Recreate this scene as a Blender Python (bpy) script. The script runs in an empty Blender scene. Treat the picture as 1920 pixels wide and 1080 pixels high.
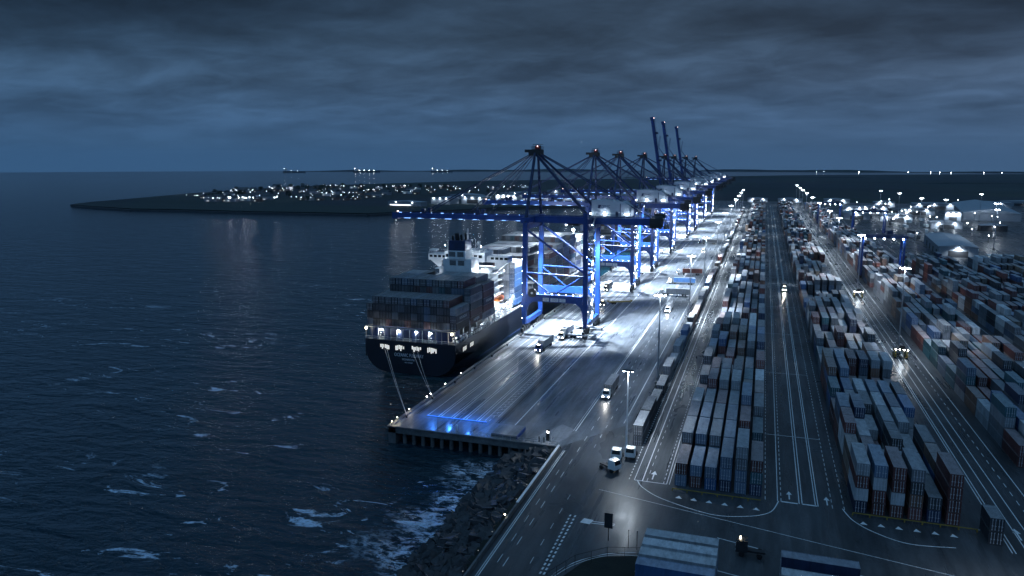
import bpy, math, random
from mathutils import Vector, Matrix
R = random.Random(7)
S = bpy.context.scene
COL = S.collection
rad = math.radians
# ------------------------------------------------------------------ camera
CAMZ = 71.2
cam_d = bpy.data.cameras.new("camera"); cam = bpy.data.objects.new("camera", cam_d); COL.objects.link(cam)
cam_d.sensor_width = 36; cam_d.lens = 1400 / 1920 * 36
cam_d.clip_start = 1; cam_d.clip_end = 40000
cam.location = (0, 0, CAMZ); cam.rotation_euler = (rad(90 - 9.648), 0, rad(18.531))
S.camera = cam
# ------------------------------------------------------------------ render
S.view_settings.view_transform = 'Standard'; S.view_settings.look = 'None'
S.view_settings.exposure = 0; S.view_settings.gamma = 1
S.render.engine = 'CYCLES'
S.cycles.use_denoising = True
S.cycles.max_bounces = 4; S.cycles.diffuse_bounces = 2; S.cycles.glossy_bounces = 3
S.cycles.transmission_bounces = 1; S.cycles.volume_bounces = 0
S.cycles.sample_clamp_indirect = 3; S.cycles.sample_clamp_direct = 0
S.cycles.caustics_reflective = False; S.cycles.caustics_refractive = False
# ------------------------------------------------------------------ world: dusk overcast
W = bpy.data.worlds.new("World"); S.world = W; W.use_nodes = True
def NB(nt):
    n, l = nt.nodes, nt.links
    def new(t, **kw):
        x = n.new(t)
        for k, v in kw.items(): setattr(x, k, v)
        return x
    def mth(op, a, b=None, c=None, clamp=False):
        x = n.new('ShaderNodeMath'); x.operation = op; x.use_clamp = clamp
        for i, v in enumerate((a, b, c)):
            if v is None: continue
            if isinstance(v, (int, float)): x.inputs[i].default_value = v
            else: l.new(v, x.inputs[i])
        return x.outputs[0]
    def mix(fac, a, b, typ='MIX'):
        x = n.new('ShaderNodeMix'); x.data_type = 'RGBA'; x.blend_type = typ
        for s, v in ((x.inputs[0], fac), (x.inputs[6], a), (x.inputs[7], b)):
            if isinstance(v, (int, float)): s.default_value = v
            elif isinstance(v, tuple): s.default_value = (*v, 1) if len(v) == 3 else v
            else: l.new(v, s)
        return x.outputs[2]
    def noise(vec, scale, detail=4, rough=.5, dist=0):
        x = n.new('ShaderNodeTexNoise'); x.inputs['Scale'].default_value = scale; x.inputs['Detail'].default_value = detail
        x.inputs['Roughness'].default_value = rough; x.inputs['Distortion'].default_value = dist
        if vec is not None: l.new(vec, x.inputs['Vector'])
        return x.outputs['Fac']
    def ramp(fac, *st):
        x = n.new('ShaderNodeValToRGB'); e = x.color_ramp.elements
        while len(e) < len(st): e.new(.5)
        for q, (p, c) in zip(e, st):
            q.position = p; q.color = (*c, 1) if isinstance(c, tuple) else (c, c, c, 1)
        l.new(fac, x.inputs[0]); return x.outputs[0]
    def mapping(vec, scale=(1, 1, 1), rot=(0, 0, 0), loc=(0, 0, 0)):
        x = n.new('ShaderNodeMapping'); x.inputs['Scale'].default_value = scale; x.inputs['Rotation'].default_value = rot
        x.inputs['Location'].default_value = loc; l.new(vec, x.inputs['Vector']); return x.outputs[0]
    return n, l, new, mth, mix, noise, ramp, mapping
def world():
    nt = W.node_tree; nt.nodes.clear(); n, l, new, mth, mix, noise, ramp, mapping = NB(nt)
    tc = new('ShaderNodeTexCoord'); sep = new('ShaderNodeSeparateXYZ'); l.new(tc.outputs['Generated'], sep.inputs[0])
    x, y, z = sep.outputs
    den = mth('ADD', mth('MAXIMUM', z, 0.0), 0.17)
    cmb = new('ShaderNodeCombineXYZ'); l.new(mth('DIVIDE', x, den), cmb.inputs[0]); l.new(mth('DIVIDE', y, den), cmb.inputs[1])
    P = mapping(cmb.outputs[0], (1.05, 1.3, 1), (0, 0, rad(20)), (4.3, 6.1, 0))
    n1 = noise(P, 1.0, 6, .55, .25); n2 = noise(P, 3.1, 5, .6, .5)
    cl = mth('ADD', mth('MULTIPLY', n1, .66), mth('MULTIPLY', n2, .34))
    el = mth('MULTIPLY', mth('MAXIMUM', z, 0), 1.0)
    base = ramp(el, (0, (.062, .122, .222)), (.05, (.070, .124, .216)), (.10, (.062, .102, .168)), (.15, (.046, .074, .118)), (.21, (.032, .051, .082)), (.4, (.045, .072, .118)), (.62, (.085, .175, .29)), (1, (.13, .25, .40)))  # upper sky, out of view, brightened to light roofs and ground
    cs = ramp(cl, (.38, .58), (.46, .80), (.53, 1.02), (.61, 1.32))
    amt = ramp(el, (0, 0.0), (.02, .2), (.06, .75), (.12, 1.0))
    col = mix(amt, base, mix(1.0, base, cs, 'MULTIPLY'))
    # the left of the frame is bluer and darker than the right
    az = mth('ADD', mth('MULTIPLY', x, .5), .72, clamp=True)
    col = mix(az, mix(1.0, col, (.50, .84, 1.0), 'MULTIPLY'), mix(1.0, col, (1.0, 1.0, 1.02), 'MULTIPLY'))
    corner = mth('MULTIPLY', ramp(el, (.10, 0.0), (.21, 1.0)), ramp(mth('ABSOLUTE', mth('SUBTRACT', x, -.22)), (.12, 0.0), (.50, 1.0)))
    corner = mth('MULTIPLY', corner, ramp(el, (.30, 1.0), (.5, 0.0)))
    col = mix(corner, col, mix(1.0, col, (.36, .46, .54), 'MULTIPLY'))
    # sky behind the camera brightened to light the sides facing it
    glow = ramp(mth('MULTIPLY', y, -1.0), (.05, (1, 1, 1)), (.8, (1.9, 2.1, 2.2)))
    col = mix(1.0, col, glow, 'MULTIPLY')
    sky = new('ShaderNodeTexSky', sky_type='NISHITA'); sky.sun_disc = False; sky.sun_elevation = rad(-2); sky.sun_rotation = rad(200)
    sk = mix(1.0, sky.outputs[0], (.02, .025, .03), 'MULTIPLY')
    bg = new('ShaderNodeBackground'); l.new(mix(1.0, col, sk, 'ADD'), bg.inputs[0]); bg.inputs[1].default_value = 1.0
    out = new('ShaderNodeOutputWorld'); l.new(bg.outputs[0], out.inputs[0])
world()
# ------------------------------------------------------------------ materials
MATS = {}
def mat(name, col=(.3, .3, .3), rough=.6, metal=0, emit=None, es=0, var=0, vscale=.3, bump=0, bscale=3, rvar=0, sample=True, spec=.5, fn=None):
    if name in MATS: return MATS[name]
    m = bpy.data.materials.new(name); m.use_nodes = True; nt = m.node_tree; nt.nodes.clear()
    n, l, new, mth, mix, noise, ramp, mapping = NB(nt)
    out = new('ShaderNodeOutputMaterial'); b = new('ShaderNodeBsdfPrincipled'); l.new(b.outputs[0], out.inputs[0])
    b.inputs['Base Color'].default_value = (*col, 1); b.inputs['Roughness'].default_value = rough; b.inputs['Metallic'].default_value = metal
    b.inputs['Specular IOR Level'].default_value = spec
    if emit:
        b.inputs['Emission Color'].default_value = (*emit, 1); b.inputs['Emission Strength'].default_value = es
        if not sample: m.cycles.emission_sampling = 'NONE'
    if var or bump or rvar:
        g = new('ShaderNodeNewGeometry'); P = g.outputs['Position']
        nz = noise(P, vscale, 6, .62)
        if var:
            l.new(mix(1.0, col, ramp(nz, (.28, 1 - var), (.72, 1 + var)), 'MULTIPLY'), b.inputs['Base Color'])
        if rvar:
            l.new(mth('ADD', mth('MULTIPLY', nz, rvar), rough - rvar / 2), b.inputs['Roughness'])
        if bump:
            bp = new('ShaderNodeBump'); bp.inputs['Strength'].default_value = bump; bp.inputs['Distance'].default_value = .1
            l.new(noise(P, bscale, 4), bp.inputs['Height']); l.new(bp.outputs[0], b.inputs['Normal'])
    if fn: fn(m, b, NB(nt))
    MATS[name] = m; return m
LAMPC = (.76, .88, 1.0)
def f_water(m, b, k):
    n, l, new, mth, mix, noise, ramp, mapping = k
    g = new('ShaderNodeNewGeometry'); P = g.outputs['Position']
    sep = new('ShaderNodeSeparateXYZ'); l.new(P, sep.inputs[0]); X, Y = sep.outputs[0], sep.outputs[1]
    A = mapping(P, (.055, .14, .1), (0, 0, rad(-32)))
    B = mapping(P, (.26, .5, .3), (0, 0, rad(-24)))
    h = mth('ADD', mth('MULTIPLY', noise(A, 1.0, 4, .55, .4), 8.0), mth('MULTIPLY', noise(B, 1.0, 4, .6, .5), 2.6))
    # fade waves with distance, so that far water keeps a clean tone
    d = new('ShaderNodeVectorMath', operation='LENGTH'); l.new(P, d.inputs[0])
    fade = mth('DIVIDE', 260.0, mth('MAXIMUM', d.outputs['Value'], 260.0))
    fade = mth('MULTIPLY', fade, fade) if 0 else fade
    bp = new('ShaderNodeBump'); bp.inputs['Distance'].default_value = 1.0
    l.new(h, bp.inputs['Height']); l.new(mth('MULTIPLY', fade, .85), bp.inputs['Strength'])
    l.new(bp.outputs[0], b.inputs['Normal'])
    # whitecaps: few, in clusters; surf along the rocks
    cl = noise(mapping(P, (.012, .018, 1), (0, 0, .4)), 1.0, 2, .5)
    st = noise(mapping(P, (.06, .15, 1), (0, 0, rad(-22))), 1.0, 6, .66, .9)
    lace = noise(mapping(P, (.5, .8, 1), (0, 0, rad(-20))), 1.0, 5, .7, 1.2)
    wc = mth('MULTIPLY', ramp(st, (.60, 0.0), (.635, 1.0)), ramp(cl, (.50, 0.0), (.58, 1.0)))
    near = ramp(mth('DIVIDE', d.outputs['Value'], 900.0), (.30, 1.0), (.62, 0.15))
    wc = mth('MULTIPLY', mth('MULTIPLY', wc, near), ramp(lace, (.36, .15), (.52, 1.0)))
    # shore surf: band beside the revetment X>-78 for Y<172
    sx = mth('ADD', mth('ADD', X, 74.0), mth('MULTIPLY', mth('SUBTRACT', noise(P, .09, 3), .5), 40.0))
    band = mth('MULTIPLY', mth('DIVIDE', sx, 12.0, clamp=True), mth('DIVIDE', mth('SUBTRACT', 171.0, Y), 6.0, clamp=True))
    band = mth('MULTIPLY', band, mth('GREATER_THAN', X, -100.0))
    sn = noise(mapping(P, (.34, .60, 1), (0, 0, .9)), 1.0, 8, .74, .5)
    surf = mth('MULTIPLY', band, ramp(sn, (.47, 0.0), (.60, 1.0)))
    foam = mth('MAXIMUM', wc, surf)
    l.new(mix(foam, (.004, .026, .042), (.66, .78, .95)), b.inputs['Base Color'])
    rr = mth('ADD', .09, mth('MULTIPLY', mth('SUBTRACT', 1.0, fade), .06))
    l.new(mth('ADD', rr, mth('MULTIPLY', foam, .5)), b.inputs['Roughness'])
    b.inputs['IOR'].default_value = 1.33
def f_container(attr):
    def f(m, b, k):
        n, l, new, mth, mix, noise, ramp, mapping = k
        if attr:
            a = new('ShaderNodeVertexColor'); a.layer_name = 'Col'; c = a.outputs[0]
        else:
            a = new('ShaderNodeObjectInfo'); c = a.outputs['Color']
        g = new('ShaderNodeNewGeometry'); P = g.outputs['Position']; N = g.outputs['True Normal']
        sp = new('ShaderNodeSeparateXYZ'); l.new(N, sp.inputs[0]); up = mth('GREATER_THAN', sp.outputs[2], .6)
        # roofs are dusty, their colour also paled to look more lit; sides streaked by rust
        hs = new('ShaderNodeHueSaturation'); hs.inputs['Saturation'].default_value = .95; l.new(c, hs.inputs['Color']); c = hs.outputs[0]
        dirt = noise(mapping(P, (1.1, .5, .18)), 1.0, 6, .7)
        c1 = mix(mth('MULTIPLY', up, .42), c, (.62, .63, .66))
        c1 = mix(1.0, c1, ramp(dirt, (.32, .62), (.62, 1.12)), 'MULTIPLY')
        rust = mth('MULTIPLY', ramp(noise(P, .9, 7, .75), (.62, 0.0), (.70, .75)), 1.0)
        l.new(mix(rust, c1, (.07, .035, .02)), b.inputs['Base Color'])
        if attr:
            s2 = new('ShaderNodeSeparateXYZ'); l.new(P, s2.inputs[0])
            cmb = new('ShaderNodeCombineXYZ'); l.new(s2.outputs[0], cmb.inputs[0]); l.new(s2.outputs[1], cmb.inputs[1])
            wv = new('ShaderNodeTexWave'); wv.inputs['Scale'].default_value = 1.1; wv.bands_direction = 'DIAGONAL'; l.new(cmb.outputs[0], wv.inputs[0])
            bp = new('ShaderNodeBump'); bp.inputs['Strength'].default_value = .5; bp.inputs['Distance'].default_value = .06
            l.new(wv.outputs[1], bp.inputs[0]); l.new(bp.outputs[0], b.inputs['Normal'])
    return f
def f_ground(base, wet, seams=None, slab=7.0, patch=.35):
    def f(m, b, k):
        n, l, new, mth, mix, noise, ramp, mapping = k
        g = new('ShaderNodeNewGeometry'); P = g.outputs['Position']
        big = noise(P, .03, 5, .6, .6); mid = noise(mapping(P, (.35, .05, 1)), 1.0, 5, .65); fine = noise(P, 1.6, 4, .7)
        c = mix(1.0, base, ramp(big, (.3, 1 - patch), (.7, 1 + patch)), 'MULTIPLY')
        c = mix(1.0, c, ramp(mid, (.3, .60), (.7, 1.45)), 'MULTIPLY')
        c = mix(1.0, c, ramp(fine, (.3, .85), (.7, 1.15)), 'MULTIPLY')
        if seams:
            br = new('ShaderNodeTexBrick'); br.offset = 0; br.inputs['Scale'].default_value = 1.0 / slab
            br.inputs['Mortar Size'].default_value = .008; br.inputs['Brick Width'].default_value = 1; br.inputs['Row Height'].default_value = 1
            br.inputs['Color1'].default_value = (1, 1, 1, 1); br.inputs['Color2'].default_value = (.84, .84, .84, 1); br.inputs['Mortar'].default_value = (.45, .45, .45, 1)
            l.new(P, br.inputs['Vector']); c = mix(.8, c, br.outputs[0], 'MULTIPLY')
        # oil and tyre stains
        c = mix(ramp(noise(mapping(P, (.5, .11, 1)), 1.0, 7, .7), (.55, 0.0), (.80, .30)), c, (.03, .03, .033))
        l.new(c, b.inputs['Base Color'])
        b.inputs['Specular IOR Level'].default_value = .2
        w = noise(mapping(P, (.06, .035, 1), (0, 0, .3)), 1.0, 4, .6, .5)
        w2 = noise(mapping(P, (.42, .018, 1)), 1.0, 4, .6)
        pud = mth('MULTIPLY', ramp(w2, (.44, 0.0), (.66, 1.0)), ramp(w, (.38, 0.0), (.62, 1.0)))
        dry = ramp(w, (.36, wet), (.66, min(.9, wet + .22)))
        l.new(mth('ADD', mth('MULTIPLY', pud, .09), mth('MULTIPLY', mth('SUBTRACT', 1.0, pud), dry)), b.inputs['Roughness'])
        l.new(mth('ADD', .2, mth('MULTIPLY', pud, .35)), b.inputs['Specular IOR Level'])
        bp = new('ShaderNodeBump'); bp.inputs['Strength'].default_value = .12; bp.inputs['Distance'].default_value = .02
        l.new(fine, bp.inputs[0]); l.new(bp.outputs[0], b.inputs['Normal'])
    return f
def f_worn(m, b, k):
    n, l, new, mth, mix, noise, ramp, mapping = k
    g = new('ShaderNodeNewGeometry')
    l.new(mix(ramp(noise(g.outputs['Position'], .9, 6, .75), (.54, 0.0), (.70, .7)), (.80, .81, .82), (.10, .11, .12)), b.inputs['Base Color'])
def f_land(m, b, k):
    n, l, new, mth, mix, noise, ramp, mapping = k
    g = new('ShaderNodeNewGeometry'); P = g.outputs['Position']
    f = noise(mapping(P, (.0012, .004, 1), (0, 0, .3)), 1.0, 6, .6, .5)
    v = new('ShaderNodeTexVoronoi'); v.inputs['Scale'].default_value = .004; l.new(P, v.inputs[0])
    c = mix(.5, ramp(f, (.3, (.015, .022, .024)), (.5, (.025, .035, .035)), (.7, (.04, .05, .045))), v.outputs['Color'], 'MULTIPLY')
    l.new(mix(.4, c, ramp(f, (.3, (.014, .02, .022)), (.7, (.035, .045, .042)))), b.inputs['Base Color'])
M_water = mat('sea water', (.004, .012, .02), .1, fn=f_water)
M_asph = mat('asphalt', (.07, .072, .078), .5, fn=f_ground((.056, .061, .067), .26))
M_conc = mat('apron concrete', (.3, .3, .3), .5, fn=f_ground((.115, .13, .15), .42, True, 7.0, .2))
M_pave = mat('pale slab', (.3, .31, .32), .6, fn=f_ground((.22, .23, .25), .5, True, 5.0, .2))
M_wall = mat('quay concrete', (.12, .125, .13), .8, var=.5, vscale=.5, bump=.5)
M_mark = mat('road paint', (.75, .75, .75), .55, fn=f_worn)
M_blue = mat('crane blue paint', (.008, .042, .20), .38, var=.25, vscale=.5)
M_navy = mat('dark blue paint', (.015, .03, .09), .45, var=.3, vscale=.4)
M_dark = mat('dark machinery', (.02, .022, .026), .6, var=.3, vscale=.8)
M_black = mat('black rubber', (.012, .012, .013), .7)
M_white = mat('white paint', (.72, .74, .76), .4, var=.14, vscale=.4)
M_grey = mat('grey steel', (.28, .30, .32), .45, .3, var=.25, vscale=.5)
M_galv = mat('galvanised steel', (.35, .37, .40), .4, .5)
M_rod = mat('worn lock rod', (.62, .64, .68), .35, .2)
M_house = mat('machinery house cladding', (.48, .53, .60), .5, var=.08)
M_red = mat('red lead paint', (.22, .03, .022), .5, var=.2)
M_orange = mat('lifeboat orange', (.75, .18, .04), .4)
M_yellow = mat('yellow paint', (.30, .21, .04), .5, var=.25)
M_hull = mat('hull paint', (.007, .010, .018), .32, var=.4, vscale=.12, rvar=.2)
M_deck = mat('ship deck', (.10, .105, .11), .6, var=.3)
M_rust = mat('rusty steel', (.13, .06, .035), .7, var=.4, vscale=.6)
M_brick = mat('house brick', (.16, .11, .09), .8, var=.3, vscale=.1)
M_slate = mat('roof slate', (.07, .075, .085), .7, var=.2)
M_shed = mat('shed cladding', (.26, .29, .33), .6, var=.12, vscale=.2)
M_roof = mat('shed roof', (.34, .38, .43), .55, var=.15, vscale=.1)
M_rock = mat('armour rock', (.04, .043, .048), .7, var=.5, vscale=.4, bump=.8, bscale=1.5)
M_rock2 = mat('armour stone', (.036, .037, .042), .6, var=.7, vscale=.9, bump=.5, bscale=2)
M_land = mat('marshland', (.03, .04, .035), .9, fn=f_land)
M_grass = mat('rough grass', (.012, .016, .012), .95, var=.5, vscale=.25, bump=.6, bscale=2)
M_leaf = mat('dark foliage', (.03, .045, .022), .9, var=.4, vscale=.3)
M_bark = mat('bark', (.06, .045, .035), .9)
M_glass = mat('dark glass', (.01, .015, .02), .1)
M_cont = mat('container paint', (.3, .3, .3), .5, fn=f_container(False))
M_contA = mat('container paint mass', (.3, .3, .3), .5, fn=f_container(True))
E_lamp = mat('lamp glass', (.8, .8, .8), .4, emit=LAMPC, es=60, sample=False)
E_dim = mat('lit window', (.8, .8, .8), .4, emit=(.95, .95, .86), es=.8, sample=False)
E_warm = mat('warm lamp glass', (.8, .7, .5), .4, emit=(1, .88, .62), es=22, sample=False)
E_head = mat('headlamp glass', (.8, .8, .8), .4, emit=(1, .97, .92), es=60, sample=False)
E_red = mat('red beacon glass', (.6, .2, .2), .4, emit=(1, .72, .70), es=6, sample=False)
E_blue = mat('glowing blue kerb', (.1, .2, .8), .4, emit=(.05, .30, 1), es=1.1, sample=False)
E_tail = mat('tail lamp glass', (.5, .05, .05), .4, emit=(1, .08, .05), es=5, sample=False)
E_far = mat('far lamp glass', (.8, .8, .8), .4, emit=(.82, .9, 1.0), es=38, sample=False)
E_strip2 = mat('walkway lamp glass', (.8, .8, .8), .4, emit=(.22, .45, 1.0), es=4.5, sample=False)
E_strip = mat('lit strip', (.8, .8, .8), .4, emit=(.9, .94, 1.0), es=3.2, sample=False)
# ------------------------------------------------------------------ mesh helper
class MB:
    def __init__(s): s.v = []; s.f = []; s.m = []
    def add(s, vs, fs, m=0):
        o = len(s.v); s.v += [tuple(p) for p in vs]; s.f += [tuple(o + i for i in f) for f in fs]; s.m += [m] * len(fs); return s
    def box(s, x0, x1, y0, y1, z0, z1, m=0):
        return s.add([(x0, y0, z0), (x1, y0, z0), (x1, y1, z0), (x0, y1, z0), (x0, y0, z1), (x1, y0, z1), (x1, y1, z1), (x0, y1, z1)],
                     [(0, 3, 2, 1), (4, 5, 6, 7), (0, 1, 5, 4), (1, 2, 6, 5), (2, 3, 7, 6), (3, 0, 4, 7)], m)
    def cbox(s, c, d, m=0): return s.box(c[0] - d[0] / 2, c[0] + d[0] / 2, c[1] - d[1] / 2, c[1] + d[1] / 2, c[2] - d[2] / 2, c[2] + d[2] / 2, m)
    def beam(s, p, q, w, h=None, m=0, w2=None, h2=None):
        h = h or w; w2 = w2 or w; h2 = h2 or h
        p, q = Vector(p), Vector(q); d = (q - p).normalized()
        up = Vector((0, 0, 1)) if abs(d.z) < .95 else Vector((0, 1, 0))
        a = d.cross(up).normalized(); b = a.cross(d)
        vs = []
        for c, ww, hh in ((p, w, h), (q, w2, h2)):
            vs += [c + a * (sx * ww / 2) + b * (sy * hh / 2) for sx, sy in ((-1, -1), (1, -1), (1, 1), (-1, 1))]
        return s.add(vs, [(0, 1, 2, 3), (7, 6, 5, 4), (0, 4, 5, 1), (1, 5, 6, 2), (2, 6, 7, 3), (3, 7, 4, 0)], m)
    def cyl(s, p, q, r, r2=None, n=10, m=0):
        r2 = r if r2 is None else r2; p, q = Vector(p), Vector(q); d = (q - p).normalized()
        up = Vector((0, 0, 1)) if abs(d.z) < .95 else Vector((0, 1, 0))
        a = d.cross(up).normalized(); b = a.cross(d); vs = []
        for c, rr in ((p, r), (q, r2)):
            vs += [c + (a * math.cos(t) + b * math.sin(t)) * rr for t in [2 * math.pi * i / n for i in range(n)]]
        return s.add(vs, [(i, (i + 1) % n, n + (i + 1) % n, n + i) for i in range(n)] + [tuple(range(n - 1, -1, -1)), tuple(range(n, 2 * n))], m)
    def sph(s, c, r, m=0, n=8, k=5, sz=1):
        vs = [(c[0] + r * math.sin(math.pi * j / k) * math.cos(2 * math.pi * i / n), c[1] + r * math.sin(math.pi * j / k) * math.sin(2 * math.pi * i / n), c[2] + sz * r * math.cos(math.pi * j / k)) for j in range(k + 1) for i in range(n)]
        return s.add(vs, [(j * n + i, (j + 1) * n + i, (j + 1) * n + (i + 1) % n, j * n + (i + 1) % n) for j in range(k) for i in range(n)], m)
    def poly(s, pts, z=None, m=0):
        return s.add([(*p[:2], p[2] if z is None else z) for p in pts], [tuple(range(len(pts)))], m)
    def prism(s, pts, z0, z1, m=0):
        k = len(pts); return s.add([(*p, z0) for p in pts] + [(*p, z1) for p in pts],
            [tuple(range(k - 1, -1, -1)), tuple(range(k, 2 * k))] + [(i, (i + 1) % k, k + (i + 1) % k, k + i) for i in range(k)], m)
    def xprism(s, pts, y0, y1, m=0):   # outline in XZ, extruded along Y
        k = len(pts); return s.add([(p[0], y0, p[1]) for p in pts] + [(p[0], y1, p[1]) for p in pts],
            [tuple(range(k)), tuple(range(2 * k - 1, k - 1, -1))] + [(i, k + i, k + (i + 1) % k, (i + 1) % k) for i in range(k)], m)
    def rail(s, pts, h=1.1, r=.05, step=2.5, m=0):   # handrail with posts
        for p, q in zip(pts, pts[1:]):
            p, q = Vector(p), Vector(q); L = (q - p).length; k = max(1, int(L / step))
            for z in (h, h * .5): s.beam(p + Vector((0, 0, z)), q + Vector((0, 0, z)), r, r, m)
            for i in range(k + 1):
                c = p.lerp(q, i / k); s.beam(c, c + Vector((0, 0, h)), r, r, m)
    def build(s, name, mats, parent=None, loc=None, rz=0, **kw):
        me = bpy.data.meshes.new(name); me.from_pydata(s.v, [], s.f)
        for mm in (mats if isinstance(mats, (list, tuple)) else [mats]): me.materials.append(mm)
        if len(me.materials) > 1: me.polygons.foreach_set('material_index', s.m)
        me.update(); return link(name, me, parent, loc, rz, **kw)
def link(name, data, parent=None, loc=None, rz=0, label=None, cat=None, group=None, kind=None, color=None):
    o = bpy.data.objects.new(name, data); COL.objects.link(o)
    if parent is not None: o.parent = parent
    if loc is not None: o.location = loc
    if rz: o.rotation_euler = (0, 0, rz)
    tag(o, label, cat, group, kind)
    if color: o.color = (*color, 1)
    return o
def tag(o, label=None, cat=None, group=None, kind=None):
    for k, v in (('label', label), ('category', cat), ('group', group), ('kind', kind)):
        if v: o[k] = v
    return o
def thing(name, loc, label, cat, group=None, rz=0): return link(name, None, None, loc, rz, label, cat, group)
def copy_tree(o, parent=None, loc=None, rz=None, label=None, group=None):
    c = o.copy(); COL.objects.link(c)
    if parent is not None: c.parent = parent
    if loc is not None: c.location = loc
    if rz is not None: c.rotation_euler = (0, 0, rz)
    if label: c['label'] = label
    if group: c['group'] = group
    for ch in KIDS.get(o, [k for k in o.children]): copy_tree(ch, c)
    return c
KIDS = {}
def spot(parent, loc, power, ang=155, blend=.6, col=LAMPC, r=.5, aim=None, name='lamp_light'):
    d = bpy.data.lights.new(name, 'SPOT'); d.energy = power; d.spot_size = rad(ang); d.spot_blend = blend; d.color = col; d.shadow_soft_size = r
    o = bpy.data.objects.new(name, d); COL.objects.link(o); o.parent = parent; o.location = loc
    if aim is not None: o.rotation_euler = Vector(aim).to_track_quat('-Z', 'Y').to_euler()
    return o
def point(parent, loc, power, col=LAMPC, r=.3, name='lamp_light'):
    d = bpy.data.lights.new(name, 'POINT'); d.energy = power; d.color = col; d.shadow_soft_size = r
    o = bpy.data.objects.new(name, d); COL.objects.link(o); o.parent = parent; o.location = loc; return o
def text(name, body, size, m, parent, loc, rot, ext=.01, align='CENTER', sx=1):
    c = bpy.data.curves.new(name, 'FONT'); c.body = body; c.size = size; c.extrude = ext; c.align_x = align; c.align_y = 'CENTER'
    c.resolution_u = 3; c.materials.append(m)
    tmp = bpy.data.objects.new(name, c); me = bpy.data.meshes.new_from_object(tmp); bpy.data.objects.remove(tmp)
    if not me.materials: me.materials.append(m)
    o = bpy.data.objects.new(name, me); COL.objects.link(o); o.parent = parent; o.location = loc; o.rotation_euler = rot; o.scale = (sx, 1, 1); return o
AFT = (rad(90), 0, 0)                 # lettering facing -Y
EAST = (rad(90), 0, rad(90))          # lettering facing +X
def ordn(i): return ['first', 'second', 'third', 'fourth', 'fifth', 'sixth', 'seventh', 'eighth', 'ninth', 'tenth', 'eleventh', 'twelfth', 'thirteenth', 'fourteenth', 'fifteenth', 'sixteenth', 'seventeenth', 'eighteenth', 'nineteenth', 'twentieth'][i] if i < 20 else '%dth' % (i + 1)
# ================================================================== SETTING
WL = -4.6
def sheet(name, pts, z, m, kind='structure', **kw):
    return MB().poly(pts, z).build(name, m, kind=kind, **kw)
# sea: concentric rings out to the horizon
mb = MB(); rings = [60, 150, 400, 1200, 3500, 6150]; NS = 96
mb.v = [(0, 0, WL)] + [(r * math.cos(2 * math.pi * i / NS), r * math.sin(2 * math.pi * i / NS), WL) for r in rings for i in range(NS)]
mb.f = [(0, 1 + i, 1 + (i + 1) % NS) for i in range(NS)] + [(1 + j * NS + i, 1 + (j + 1) * NS + i, 1 + (j + 1) * NS + (i + 1) % NS, 1 + j * NS + (i + 1) % NS) for j in range(len(rings) - 1) for i in range(NS)]
mb.m = [0] * len(mb.f); mb.build('sea_water', M_water, kind='structure')
YE = 1420    # far end of the terminal
XQ = -93.6   # quay edge
YQ = 173.2   # southern end of the quay
ground_pts = [(-45.2, 30), (560, 30), (560, YE), (XQ, YE), (XQ, YQ), (-45.2, YQ)]
sheet('yard_ground', ground_pts, 0.0, M_asph)
sheet('quay_apron', [(XQ, YQ), (-46, YQ), (-31.5, 196), (-31.5, 1290), (XQ, 1290)], .004, M_conc)
sheet('paved_ramp', [(-69.5, 174), (-60.2, 174), (-60.2, 178), (-61.5, 187), (-67, 187)], .008, M_pave)
sheet('paved_triangle', [(-47.5, 174), (-43.5, 186), (-49, 190), (-55, 174.4)], .008, M_pave)
sheet('green_ground', [(-31, 60), (-31, 113), (-26.5, 124), (-18.6, 127.2), (24, 118.5), (40, 116), (40, 60)], .006, M_grass)
# peninsula and land beyond the terminal
front = [(-1092, 957), (-1020, 933), (-919, 908), (-847, 919), (-776, 916), (-700, 916), (-599, 925), (-523, 927), (-503, 969), (-470, 1006), (-434, 1044), (-399, 1111), (-352, 1157), (-310, 1202), (-247, 1291), (-160, 1340), (XQ, 1350)]
back = [(-1120, 981), (-1147, 1045), (-1180, 1182), (-1245, 1419), (-1270, 1602), (-1287, 1857), (-1233, 2060), (-1151, 2272), (-1025, 2567), (-849, 2793), (-501, 3200), (-158, 3798), (172, 4205), (727, 4558), (1385, 4958), (2600, 4300)]
sheet('peninsula_land', front + [(XQ, 1400), (560, 1400), (560, 30), (2600, 30)] + back[::-1], -.9, M_land)
mb = MB()   # low sea bank along the shore
for line, w, h in ((front[:-2], 7, 2.2), (back[:-1], 9, 2.5)):
    for p, q in zip(line, line[1:]):
        mb.beam((*p, -3.9), (*q, -3.9), w * 1.6, h + 1.2)
mb.build('shore_bank', M_rock, kind='structure')
def ridge(name, x0, x1, y, hmax, seed, depth=260, y1=None):
    rr = random.Random(seed); k = 60; mb = MB(); vs = []
    y1 = y if y1 is None else y1
    for i in range(k + 1):
        t = i / k; e = min(1, 6 * t, 6 * (1 - t)); yy = y + (y1 - y) * t
        h = WL + .5 + hmax * e * (.55 + .25 * math.sin(t * 9 + seed) + .2 * math.sin(t * 23 + seed * 2) + .08 * rr.random())
        x = x0 + (x1 - x0) * t; vs += [(x, yy, WL - 1), (x, yy + depth * .4, h), (x, yy + depth, WL - 1)]
    mb.add(vs, [(3 * i + j, 3 * i + 3 + j, 3 * i + 4 + j, 3 * i + 1 + j) for i in range(k) for j in (0, 1)])
    return mb.build(name, M_land, kind='structure')
ridge('far_coast_hills', -3300, -700, 4650, 17, 2, y1=5800)
ridge('far_coast_hills', -800, 2200, 5850, 17, 5, y1=5400)
ridge('distant_wood', -700, 900, 3500, 8, 9, 90)
ridge('distant_wood', 300, 2000, 2600, 9, 12, 60, 3300)
ridge('distant_wood', 500, 1500, 1800, 7, 15, 40, 2100)
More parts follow.
